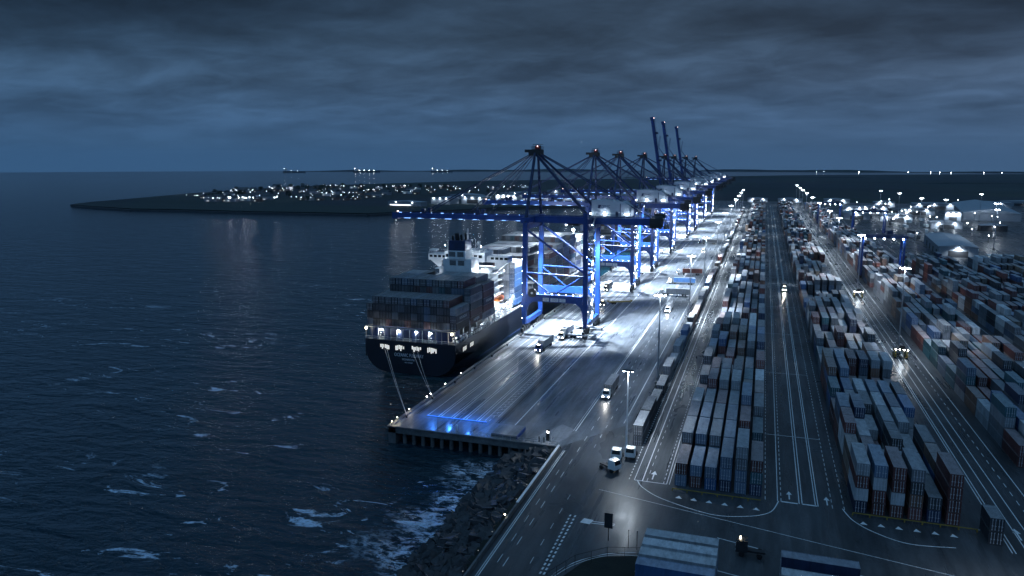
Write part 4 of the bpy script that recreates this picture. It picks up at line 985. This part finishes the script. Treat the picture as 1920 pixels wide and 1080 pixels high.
# side writing on stern containers
for (tx, x, y, z, s) in (('MAERSK', SX + 17.66, 256, B0 + 9.3 - .6, 1.6), ('HYUNDAI', SX + 17.66, 243, B0 + 4.0, 1.5), ('HANJIN', SX + 17.66, 256, B0 + 1.2, 1.7), ('HYUNDAI', SX + 17.66, 269.5, B0 + 6.0, 1.5), ('MAERSK', SX + 17.66, 269.5, B0 + .3, 1.5), ('MOL', SX + 17.66, 243, B0 + 6.4, 1.2)):
    o = text('side_lettering', tx, s, M_white if tx != 'MAERSK' and tx != 'MOL' else M_navy, None, (x + .12, y, z), EAST, .01)
    # lettering belongs to the container it is painted on
    best = min((c for c in COL.objects if c.name.startswith('container') and c.get('category') == 'container'), key=lambda c: abs(c.location.x + 1.22 - x) + abs(c.location.y + 6.1 - y) * .5 + abs(c.location.z + 1.3 - z))
    o.parent = best; o.location = (1.26, y - best.location.y, 1.33)
# the second ship along the quay
s2 = thing('container_ship', (SX, 625, WL), 'second container ship moored beyond the first under the farther cranes', 'ship')
hull(s2, 290, 17.8, 13); MB().box(-17, 17, 4, 240, 13, 13.1).build('deck', M_deck, s2)
m = MB()
for i in range(7): m.box(-13, 13, 244, 256, 13 + i * 2.75, 15.5 + i * 2.75)
m.box(-17.8, 17.8, 247, 254, lw(29.5), lw(32)); m.build('accommodation', M_white, s2)
for y in (30, 90, 150, 210): point(s2, (17.2, y, 17), 2600, LAMPC, .3, 'deck_light')
# ================================================================== YARD GANTRIES
def yard_gantry(w, h, d, lamps=5):
    t = thing('yard_gantry_crane', (0, 0, 0), 'x', 'yard crane')
    for x in (0, w):
        for y in (-d, d):
            MB().box(x - .55, x + .55, y - .6, y + .6, 1.6, h - 1.6).build('leg', M_blue, t)
            m = MB().box(x - .4, x + .4, y - 1.5, y + 1.5, .8, 1.7)
            for jj in (-.9, .9): m.cyl((x - .3, y + jj, .5), (x + .3, y + jj, .5), .48, n=10)
            m.build('bogie', M_dark, t)
        MB().box(x - .45, x + .45, -d + .6, d - .6, 2.6, 3.8).build('sill_beam', M_blue, t)
    g = MB()
    for y in (-d, d): g.box(-1.6, w + 1.6, y - .7, y + .7, h - 1.6, h)
    g.box(-1.2, -.2, -d + .7, d - .7, h - 1.5, h - .3).box(w + .2, w + 1.2, -d + .7, d - .7, h - 1.5, h - .3); g.build('girder', M_navy, t)
    m = MB(); m.rail([(-1.5, -d - .8, h), (w + 1.5, -d - .8, h)], 1.1, .08, 2); m.build('handrail', M_galv, t)
    tr = MB().box(w * .55, w * .55 + 5, -d + .5, d - .5, h, h + .6).box(w * .55 + 1, w * .55 + 4, -1.8, 1.8, h + .6, h + 2.6).build('trolley', M_navy, t)
    for i in range(lamps):
        x = 1 + (w - 2) * i / (lamps - 1)
        MB().sph((0, 0, 0), .42, n=8, k=5).build('floodlight', E_lamp, t, (x, -d - .9, h - 1.9))
        if i % 2 == 0: spot(t, (x, -d - .6, h - 2.4), 6500, 130, .5)
    MB().box(-1.0, -.8, -d - .8, -d - .3, 3, h - 2).build('cable_tray', E_blue, t) if 0 else None
    return t
for (x, y, w, h, lab) in ((59.2, 507, 23.0, 26.5, 'blue yard gantry straddling the lamp road block, nearest of its kind'), (84, 800, 28.0, 24, 'blue yard gantry far along the easternmost lane'), (60, 925, 23, 25, 'blue yard gantry farthest north over the lamp road block')):
    g = yard_gantry(w, h, 5.5); g.location = (x, y, 0); tag(g, lab, 'yard crane', 'yard gantry cranes')
# ================================================================== VEHICLES
def wheel(t, x, y, r=.5, w=.34): return MB().cyl((-w / 2, 0, 0), (w / 2, 0, 0), r, n=12).build('wheel', M_black, t, (x, y, r + .01))
def tractor(t, y0, body=M_white, lights=True, s=1):      # cab facing -y, front at y0
    c = MB(); c.xprism([(0, 0)], 0, 0) if 0 else None
    c.add([(-1.2, y0, .9), (1.2, y0, .9), (1.2, y0 + 2.1, .9), (-1.2, y0 + 2.1, .9), (-1.2, y0, 1.9), (1.2, y0, 1.9), (-1.1, y0 + .35, 3.0), (1.1, y0 + .35, 3.0), (1.1, y0 + 2.1, 3.1), (-1.1, y0 + 2.1, 3.1)],
          [(0, 3, 2, 1), (0, 1, 5, 4), (4, 5, 7, 6), (6, 7, 8, 9), (2, 3, 9, 8), (1, 2, 8, 7, 5), (0, 4, 6, 9, 3)])
    cb = c.build('cab', body, t)
    MB().add([(-1.0, y0 + .0, 2.0), (1.0, y0 + .0, 2.0), (.95, y0 + .28, 2.85), (-.95, y0 + .28, 2.85)], [(0, 1, 2, 3)]).build('windscreen', M_glass, cb)
    MB().box(-.5, .5, y0 + 2.1, y0 + 5.2, .75, 1.1).build('chassis', M_dark, t)
    for y in (y0 + 1.1, y0 + 4.2):
        for s_ in (-1, 1): wheel(t, s_ * 1.02, y)
    for s_ in (-1, 1): MB().box(s_ * .85 - .16, s_ * .85 + .16, y0 - .06, y0 - .01, 1.05, 1.3).build('headlight', E_head if lights else M_white, cb)
    MB().box(-.5, .5, y0 + .7, y0 + .85, 3.1, 3.25).build('roof_lamp', E_warm, cb)
def trailer(t, y0, L=12.4, z=1.15, m=M_grey):
    b = MB().box(-1.2, 1.2, y0, y0 + L, z, z + .22).box(-.45, .45, y0 + 1, y0 + L - .5, z - .3, z)
    for yy in (y0, y0 + L - .25): b.box(-1.2, 1.2, yy, yy + .25, z + .22, z + .75)
    b.build('flatbed', m, t)
    for y in (y0 + L - 3.6, y0 + L - 2.3):
        for s_ in (-1, 1): wheel(t, s_ * 1.0, y, .48)
def lorry(x, y, rz, lab, body=M_white, load=None, lights=True, tract=True, tr=True, beam=0):
    t = thing('lorry' if tract else 'flat_trailer', (x, y, 0), lab, 'lorry' if tract else 'trailer', rz=rad(rz))
    if tract: tractor(t, 0, body, lights)
    if tr: trailer(t, 3.4 if tract else 0)
    if not tract:
        for s_ in (-1, 1): MB().box(s_ * 1.0 - .06, s_ * 1.0 + .06, .8, .95, .02, 1.15).build('landing_leg', M_dark, t)
    if beam: spot(t, (0, -.4, 1.3), beam, 55, .5, (1, .97, .9), .15, aim=(0, -1, -.22), name='headlight_beam')
    if load:
        o = bpy.data.objects.new('container', BM[12.19]); COL.objects.link(o); o.color = (*CD[load], 1)
        o.matrix_world = Matrix.Translation((x, y, 0)) @ Matrix.Rotation(rad(rz), 4, 'Z') @ Matrix.Translation((0, 3.5 if tract else .1, 1.38))
        o['label'] = '%s container loaded on the %s' % (load, lab[:lab.find(',')] if ',' in lab else 'lorry'); o['category'] = 'container'; o['group'] = 'containers on lorries'
        for d in DM: k = bpy.data.objects.new('door', d); COL.objects.link(k); k.parent = o; k.color = o.color; k.location = (0, .03, 0)
    return t
lorry(-77.4, 261.5, -2, 'blue fronted lorry under the first crane, heading to the quay end', M_blue, 'pale grey', beam=900)
lorry(-74.6, 284, -2, 'white lorry behind the blue fronted one, under the first crane portal', M_white, 'white')
lorry(-61.4, 290.6, 92, 'empty grey trailer nearest the quay end, parked crosswise', tract=False)
lorry(-61.6, 307.5, 92, 'empty grey trailer parked crosswise, second from the quay end', tract=False)
lorry(-60.8, 372, 118, 'yellow flatbed trailer parked alone by the second crane', tract=False).children[0].data.materials[0] = M_yellow
lorry(-50.5, 401.5, 92 + 180, 'lorry with pale load, parked crosswise under the mast light', M_white, 'pale grey')
lorry(-51, 441, 92 + 180, 'white lorry with blue load, parked crosswise between cranes', M_white, 'mid blue')
lorry(-62, 474, 95, 'long empty trailer, third crosswise one from the quay end', tract=False)
lorry(-50, 480, 95 + 180, 'lorry with red load, parked beside the long empty trailer', M_white, 'dark red')
lorry(-64, 588, 92, 'empty trailer, fourth crosswise one from the quay end', tract=False)
lorry(-64, 606, 92, 'empty trailer, fifth crosswise one from the quay end', tract=False)
lorry(-65, 664, 92, 'empty trailer, farthest crosswise one seen on the apron', tract=False)
lorry(-52, 668, 272, 'dark lorry with charcoal load, farthest on the apron', M_navy, 'charcoal')
lorry(-80.3, 402, 0, 'dark lorry under the second crane, beside the ship', M_dark, 'charcoal')
lorry(-73, 358, 0, 'small tractor unit without trailer between first two cranes', M_dark, tr=False)
lorry(-42.9, 600, 0, 'white tractor unit on the open apron lane by a lamp mast', M_white, tr=False)
lorry(-39, 676, 0, 'white tractor unit far up the apron lane', M_white, tr=False)
lorry(-40.4, 352, 0, 'lorry driving down the apron lane with headlights on', M_white, 'mid grey', beam=900)
lorry(-42.0, 214, 0, 'lorry with headlights driving toward the coast road', M_white, 'slate grey', beam=700)
lorry(13.4, 432, 0, 'lorry with bright headlights on the central road', M_white, 'charcoal', beam=1400)
lorry(-27.3, 170.5, 0, 'white tractor unit parked nearest the lamp post', M_white, lights=False, tr=False)
lorry(-30.3, 168.5, 0, 'second white tractor unit parked just west of the lamp post', M_white, lights=False, tr=False)
lorry(-28.6, 162.4, 60, 'white tractor unit turned aside at the end of the row', M_white, lights=False, tr=False)
lorry(-1.5, 134, 190 + 80, 'dark tractor unit parked south of the road beside pale containers', M_dark, lights=False, tr=False)
for (x, y, lab) in ((50.6, 298, 'straddle vehicle with roof lights at the nearest eastern mast'), (50, 427, 'straddle vehicle with roof lights at the second eastern mast')):
    t = thing('straddle_carrier', (x, y, 0), lab, 'carrier')
    for s_ in (-1, 1):
        MB().box(s_ * 1.9 - .3, s_ * 1.9 + .3, -2.6, 2.6, .6, 1.4).build('side_frame', M_yellow, t)
        for yy in (-1.9, 1.9): wheel(t, s_ * 1.9, yy, .55, .5); MB().box(s_ * 1.9 - .15, s_ * 1.9 + .15, yy - .2, yy + .2, 1.4, 3.2).build('post', M_yellow, t)
    MB().box(-2.1, 2.1, -2.4, 2.4, 3.2, 3.6).box(-.9, .9, -2.6, -1.0, 3.6, 5.0).build('top_frame', M_dark, t)
    for x2 in (-2, -.7, .7, 2): MB().sph((0, 0, 0), .2, n=6, k=4).build('lamp', E_head, t, (x2, -2.6, 3.5))
    spot(t, (0, -2.7, 3.4), 500, 120, .5, aim=(0, -1, -.8))
# yellow barrier rails before the yard blocks
for (x0, x1, lab) in ((-15.6, 2.8, 'worn yellow barrier in front of the quayside block'), (20.6, 43, 'worn yellow barrier in front of the middle block')):
    t = thing('yellow_barrier', (x0, 157.0, 0), lab, 'barrier'); m = MB().box(0, x1 - x0, -.08, .08, .5, .66)
    m.build('rail', M_yellow, t)
    m = MB()
    for i in range(int((x1 - x0) / 3.17) + 1): m.box(i * 3.17 - .12, i * 3.17 + .12, -.1, .1, .01, .5)
    m.build('support_post', M_yellow, t)
# fence along the curve of the southern road
t = thing('road_fence', (-30, 110, 0), 'dark post fence following the curved kerb of the southern road', 'fence')
m = MB(); pts = [(-3.0, -6, 0), (-1.6, 3, 0), (1.6, 10, 0), (6.5, 14.6, 0), (12.5, 16.4, 0)]; m.rail(pts, 2.2, .07, 2.4); m.build('panel', M_dark, t)
t = thing('road_sign', (-24.6, 131, 0), 'tall dark road sign with back to camera by the curve', 'sign'); MB().box(-.08, .08, -.08, .08, 0, 5.6).build('post', M_dark, t); MB().box(-.8, .8, -.14, -.09, 2.6, 5.6).build('sign_board', M_dark, t)
for i, (x, y) in enumerate(((-20.5, 129.4), (-18.9, 129.4), (-16.8, 129.0))):
    b = MB().cyl((0, 0, 0), (0, 0, 3.6), .08, n=6).sph((0, 0, 3.6), .12, n=6, k=4).build('barrier_post', M_dark, loc=(x, y, 0)); tag(b, 'thin dark post beside the southern road, %s from the road sign' % ordn(i), 'post')
# ================================================================== SHEDS AND TERMINAL BUILDINGS
def shed(x, y, w, d, h, lab, rz=0, roofh=1.6, wm=None, windows=True, lamps=0, lw_=0):
    t = thing('shed', (x, y, 0), lab, 'building', rz=rad(rz))
    MB().box(-w / 2, w / 2, 0, d, -1, h).build('wall', wm or M_shed, t)
    m = MB(); o = .5
    m.add([(-w / 2 - o, -o, h), (w / 2 + o, -o, h), (w / 2 + o, d + o, h), (-w / 2 - o, d + o, h), (0, -o, h + roofh), (0, d + o, h + roofh)], [(0, 1, 4), (1, 2, 5, 4), (2, 3, 5), (3, 0, 4, 5), (0, 3, 2, 1)])
    m.build('roof', M_roof, t)
    if windows:
        for i in range(4): MB().box(-w / 2 - .06, -w / 2 - .01, d * (i + .4) / 4.6, d * (i + .4) / 4.6 + d * .07, .05, h * .55).build('door', M_dark, t)
        MB().box(-w * .25, w * .25, -.07, -.01, .05, h * .6).build('door', M_dark, t)
    for i in range(lamps):
        xx = -w / 2 + w * (i + .5) / lamps; MB().sph((0, 0, 0), .55, n=6, k=4).build('wall_lamp', E_far, t, (xx, -.8, h - 1)); 
        if lw_: spot(t, (xx, -2.2, h - 1), lw_, 150, .5, aim=(0, .25, -1))
    return t
shed(140, 632, 26, 108, 8, 'long pale shed with low ridge roof beyond the eastern blocks', rz=-5, lamps=1, lw_=9000)
t = thing('canopy', (163, 612, 0), 'flat lit canopy in front of the long shed', 'canopy'); MB().box(-9, 9, -5, 5, 4.6, 5).build('roof', M_white, t)
for x in (-8, 0, 8):
    for y in (-4, 4): MB().box(x - .2, x + .2, y - .2, y + .2, 0, 4.6).build('post', M_white, t)
spot(t, (0, 0, 4.4), 1500, 160, .5); 
shed(262, 1040, 60, 260, 9, 'very long dark blue roofed shed at the eastern edge of the yard', rz=-9, roofh=5, windows=False)
shed(118, 1385, 40, 20, 7, 'low pale gatehouse at the north end of the eastern road', lamps=2, lw_=6000)
shed(-10, 1400, 34, 14, 6, 'pale shed closing the north end of the quayside block', lamps=2, lw_=9000)
shed(44, 1400, 40, 16, 6, 'pale shed closing the north end of the middle block', lamps=2, lw_=9000)
shed(186, 900, 30, 16, 7, 'workshop building with lit yard in the rail area', lamps=2, lw_=4000)
shed(225, 880, 24, 12, 6, 'dark small office beyond the rail yard', wm=M_dark, lamps=1, lw_=1500)
shed(110, 1010, 30, 30, 8, 'plain shed beside the farthest yard lane', lamps=1, lw_=5000)
# more of the rail yard and depots to the north-east
rr = random.Random(88)
for i, (x, y, w, d, h, lm, pw, rz) in enumerate([(150, 985, 34, 18, 8, 3, 9000, -6), (196, 1120, 40, 16, 8, 2, 6000, -6), (240, 1250, 60, 20, 9, 3, 6000, -6), (150, 1180, 36, 18, 7, 3, 9000, 0), (118, 1120, 26, 20, 9, 2, 9000, 0), (205, 965, 16, 10, 14, 3, 7000, -6), (330, 1330, 60, 24, 8, 2, 6000, -6), (250, 800, 22, 14, 6, 2, 5000, -6), (285, 880, 34, 14, 6, 2, 5000, -6), (400, 1400, 70, 20, 7, 1, 5000, -6), (180, 1300, 30, 18, 8, 2, 9000, 0)]):
    shed(x, y, w, d, h, '%s depot building in the north-eastern yard, %s of that cluster from the lamp road' % ('tall narrow' if h > 10 else 'plain', ordn(i)), rz=rz, lamps=lm, lw_=pw)
for i in range(34):
    x = rr.uniform(118, 300); y = rr.uniform(720, 1330); s = link('yard_lamp', None, None, (x, y, 0)); hh = rr.uniform(5, 12)
    MB().cyl((0, 0, 0), (0, 0, hh), .12, n=5).build('post', M_dark, s); MB().sph((0, 0, hh), rr.uniform(.28, .6), n=6, k=4).build('lamp_glass', E_far, s); tag(s, 'small lit lamp among the depots of the north-eastern yard', 'lamp', 'small lamps of the north-eastern yard')
for i in range(26):
    x = 128 + rr.uniform(0, 60); y = 760 + i * 18; o = bpy.data.objects.new('parked_trailer', None); COL.objects.link(o); o.location = (x, y, 0); o.rotation_euler = (0, 0, rr.uniform(-.2, .2)); tag(o, 'box trailer parked in the north-eastern yard', 'trailer', 'box trailers of the north-eastern yard')
    MB().box(-1.3, 1.3, 0, 13, 1.1, 3.9).build('box_body', M_white if i % 3 else M_slate, o)
    for wy in (9.4, 10.8):
        for s_ in (-1, 1): wheel(o, s_ * 1.05, wy, .5)
# riverside works beyond the crane booms
rv_ = [(-556, 1105, 70, 16, 6, 0, 2, 0), (-521, 1170, 40, 26, 10, 0, 3, 5000), (-470, 1190, 46, 30, 11, 0, 3, 9000), (-425, 1235, 44, 26, 13, 0, 4, 14000), (-372, 1250, 48, 30, 12, 0, 4, 16000), (-318, 1290, 44, 26, 10, 0, 3, 14000), (-545, 1330, 60, 30, 8, 0, 1, 0), (-470, 1420, 70, 34, 9, 0, 1, 0), (-390, 1500, 80, 30, 12, 0, 2, 9000), (-260, 1380, 50, 24, 9, 0, 2, 9000), (-200, 1450, 60, 24, 9, 0, 3, 9000), (-300, 1620, 90, 30, 10, 0, 2, 0)]
for i, (x, y, w, d, h, rz, lm, pw) in enumerate(rv_):
    shed(x, y, w, d, h, '%s warehouse on the far shore behind the crane booms, %s from the sea' % ('floodlit' if pw else 'dim', ordn(i)), rz=-14, wm=M_shed if i != 3 else M_white, windows=i in (2, 3, 4), lamps=lm, lw_=pw * .5)
t = thing('lit_jetty_shelter', (-548, 1086, -.8), 'long low white lit shelter on the far shore left of the warehouses', 'shelter', rz=rad(-3)); MB().box(-24, 16, -3, 3, 3.4, 3.8).build('roof', M_white, t); MB().box(-23, 15, -2.9, -2.7, 2.2, 3.3).build('lit_strip', E_strip, t); MB().box(-23, 15, 2, 2.4, .8, 3.4).build('wall', M_white, t)
for i in range(14): pass
# ================================================================== VILLAGE ON THE PENINSULA
lampxy = [(-1039, 1184), (-1060, 1223), (-1063, 1245), (-1066, 1269), (-957, 1128), (-1009, 1217), (-1078, 1316), (-1122, 1384), (-1150, 1435), (-1154, 1465), (-930, 1099), (-919, 1103), (-1190, 1520), (-1030, 1332), (-959, 1257), (-938, 1218), (-1199, 1626), (-1126, 1541), (-1251, 1731), (-1104, 1549), (-1030, 1475), (-822, 1194), (-802, 1180), (-953, 1413), (-1173, 1758), (-978, 1493), (-977, 1525), (-864, 1362), (-895, 1432), (-786, 1291), (-832, 1399), (-732, 1244), (-1114, 1777), (-1058, 1753), (-1031, 1762), (-867, 1499), (-862, 1532), (-865, 1562), (-952, 1748), (-935, 1795), (-922, 1842), (-772, 1502), (-732, 1487), (-828, 1713), (-834, 1788), (-717, 1580), (-817, 1834), (-768, 1810), (-707, 1682), (-620, 1553), (-669, 1804), (-614, 1945), (-631, 1817)]
bright = [(-906, 1126), (-886, 1113), (-892, 1131), (-874, 1118), (-880, 1135), (-891, 1093), (-862, 1122), (-934, 1177), (-924, 1180), (-826, 1134), (-844, 1166), (-900, 1108), (-914, 1120), (-870, 1108)]
def street_lamp(x, y, h, r, big):
    o = thing('street_lamp', (x, y, -.9), 'x', 'street lamp'); MB().cyl((0, 0, 0), (0, 0, h), .15, n=5).build('post', M_dark, o); MB().sph((0, 0, h), r, n=6, k=4).build('lamp_glass', E_far, o); return o
sl0 = street_lamp(0, 0, 7, .32, 0); KIDS[sl0] = list(sl0.children)
sb0 = street_lamp(0, 0, 8, .85, 1); KIDS[sb0] = list(sb0.children)
rr = random.Random(12)
more = [(x + rr.uniform(-30, 30), y + rr.uniform(-30, 60)) for x, y in lampxy for _ in (0, 1, 2)]
for i, (x, y) in enumerate(lampxy + more):
    if y < 1000 or x < -1230 + (0 if y > 1500 else 40): continue
    s = sl0 if i == 0 else copy_tree(sl0); s.location = (x, y, -.9); k = rr.uniform(.7, 1.5) if i < len(lampxy) else rr.uniform(.35, .8); s.scale = (k, k, 1)
    tag(s, 'small lit street lamp in the village on the peninsula', 'street lamp', 'street lamps of the peninsula village')
for i, (x, y) in enumerate(bright):
    s = sb0 if i == 0 else copy_tree(sb0); s.location = (x, y, -.9); s.scale = (.42, .42, 1)
    tag(s, 'bright floodlight on the village waterfront', 'street lamp', 'floodlights on the village waterfront')
    if i % 5 == 0: spot(s, (0, 0, 8), 3000, 130, .5, (1, .97, .92))
def house(w, d, h, wm):
    t = thing('village_house', (0, 0, 0), 'x', 'house'); MB().box(-w / 2, w / 2, 0, d, 0, h).build('wall', wm, t)
    m = MB(); m.add([(-w / 2 - .3, -.3, h), (w / 2 + .3, -.3, h), (w / 2 + .3, d + .3, h), (-w / 2 - .3, d + .3, h), (-w / 2 - .3, d / 2, h + d * .4), (w / 2 + .3, d / 2, h + d * .4)], [(0, 1, 5, 4), (2, 3, 4, 5), (1, 2, 5), (3, 0, 4), (0, 3, 2, 1)])
    rf = m.build('roof', M_slate, t); MB().box(w * .2, w * .2 + 1, d * .4, d * .4 + .8, h + d * .2, h + d * .4 + 1.2).build('chimney', M_brick, rf)
    MB().box(-w * .3, -w * .12, -.05, -.01, 1, 2.2).build('window', E_dim, t); MB().box(w * .1, w * .28, -.05, -.01, 1, 2.2).build('window', M_glass, t); MB().box(w * -.02, w * .06, -.05, -.01, .05, 2.1).build('door', M_dark, t)
    return t
hp = [house(14, 9, 5.2, M_brick), house(18, 10, 5.5, M_white), house(22, 11, 6.5, M_shed)]
for h_ in hp: KIDS[h_] = list(h_.children)
hxy = [(-1070, 1431), (-963, 1279), (-886, 1192), (-780, 1207), (-767, 1232), (-738, 1222), (-755, 1279), (-1176, 1673), (-1125, 1475), (-747, 1327), (-743, 1353), (-774, 1445), (-811, 1647)]
hxy += [(x + rr.uniform(-16, 16), y + rr.uniform(6, 22)) for x, y in lampxy] + [(x + rr.uniform(-30, 30), y + rr.uniform(15, 40)) for x, y in bright[:6]]
hcn = ['brick', 'white', 'grey']
for i, (x, y) in enumerate(hxy):
    k = rr.choice((0, 0, 1, 2)); h_ = hp[i] if i < 3 else copy_tree(hp[k]); k = i if i < 3 else k
    h_.location = (x, y, -.9); h_.rotation_euler = (0, 0, rr.uniform(-.7, .7)); tag(h_, '%s house with pitched roof in the peninsula village' % hcn[k], 'house', '%s houses of the peninsula village' % hcn[k])
# trees of the village
def tree(h, seed):
    rr = random.Random(seed); t = thing('broadleaf_tree', (0, 0, 0), 'x', 'tree'); MB().cyl((0, 0, 0), (0, 0, h * .5), .4, .2, 6).build('trunk', M_bark, t)
    m = MB()
    for i in range(170):
        a = rr.uniform(0, 6.3); z = rr.uniform(.28, 1) * h; r = h * .42 * math.sqrt(max(0, 1 - ((z / h - .6) / .45) ** 2)) * rr.uniform(.5, 1.1)
        c = Vector((r * math.cos(a), r * math.sin(a), z)); u = Vector((rr.uniform(-1, 1), rr.uniform(-1, 1), rr.uniform(-1, 1))).normalized(); v = u.cross(Vector((.3, .2, 1))).normalized(); s = h * .09
        m.add([c - u * s, c + v * s, c + u * s, c - v * s], [(0, 1, 2, 3)])
    m.build('crown', M_leaf, t); return t
tp = [tree(10, 1), tree(13, 2)]
for q_ in tp: KIDS[q_] = list(q_.children)
txy = [(x + rr.uniform(-40, 40), y + rr.uniform(-5, 70)) for x, y in lampxy] + [(-1096, 1640), (-1080, 1650), (-1062, 1650)]
for i, (x, y) in enumerate(txy):
    if i >= 2 and y < 1150: continue
    q_ = tp[i] if i < 2 else copy_tree(rr.choice(tp)); q_.location = (max(x, -1180), y, -.9); q_.rotation_euler = (0, 0, rr.uniform(0, 6)); tag(q_, 'dark leafy tree among the village houses', 'tree', 'trees of the peninsula village')
# far lights: ships at anchor and towns along the horizon
def far_ship(x, y, L, lab, n_=5, r=1.0):
    t = thing('anchored_ship', (x, y, WL), lab, 'ship', rz=rad(20)); MB().prism([(-L / 2, -8), (L / 2 - 20, -8), (L / 2, 0), (L / 2 - 20, 8), (-L / 2, 8)], 0, 9).build('hull', M_hull, t)
    MB().box(-L / 2 + 8, -L / 2 + 24, -7, 7, 9, 26).build('bridge', M_white, t)
    for i in range(n_): MB().sph((0, 0, 0), r, n=6, k=4).build('lamp', E_far, t, (-L / 2 + 10 + L * i / n_ * .9, -9, 27 if i == 0 else 13))
far_ship(-3000, 4350, 150, 'lit ship anchored near the horizon, farthest out to sea', 3, .8)
far_ship(-2570, 4560, 180, 'brightest lit ship on the horizon above the village', 5, 1.5)
far_ship(-2120, 4800, 150, 'lit ship on the horizon between the village and the cranes', 4, 1.0)
for i in range(15):
    x = 320 + i * 118 + rr.uniform(-100, 100); s = copy_tree(sb0) if 0 else link('shore_lamp', None, None, (x, 5380 - .12 * (x - 300), 2)); k = rr.uniform(.4, 1.3)
    MB().cyl((0, 0, -6), (0, 0, 0), .4, n=5).build('post', M_dark, s); MB().sph((0, 0, 0), 1.5 * k, n=6, k=4).build('lamp_glass', E_far, s); tag(s, 'tiny light on the far shore of the estuary', 'lamp', 'lights along the far estuary shore')
# ------------------------------------------------------------------ sea haze round the whole scene
h = MB().box(-7000, 7000, -1500, 7400, WL - 12, 190).build('haze', [], kind='stuff')
hm = bpy.data.materials.new('haze'); hm.use_nodes = True; nt = hm.node_tree; nt.nodes.clear()
o_ = nt.nodes.new('ShaderNodeOutputMaterial'); v_ = nt.nodes.new('ShaderNodeVolumePrincipled')
v_.inputs['Color'].default_value = (.58, .78, 1.0, 1); v_.inputs['Density'].default_value = 3.5e-5; v_.inputs['Anisotropy'].default_value = .2
nt.links.new(v_.outputs[0], o_.inputs['Volume']); h.data.materials.append(hm)
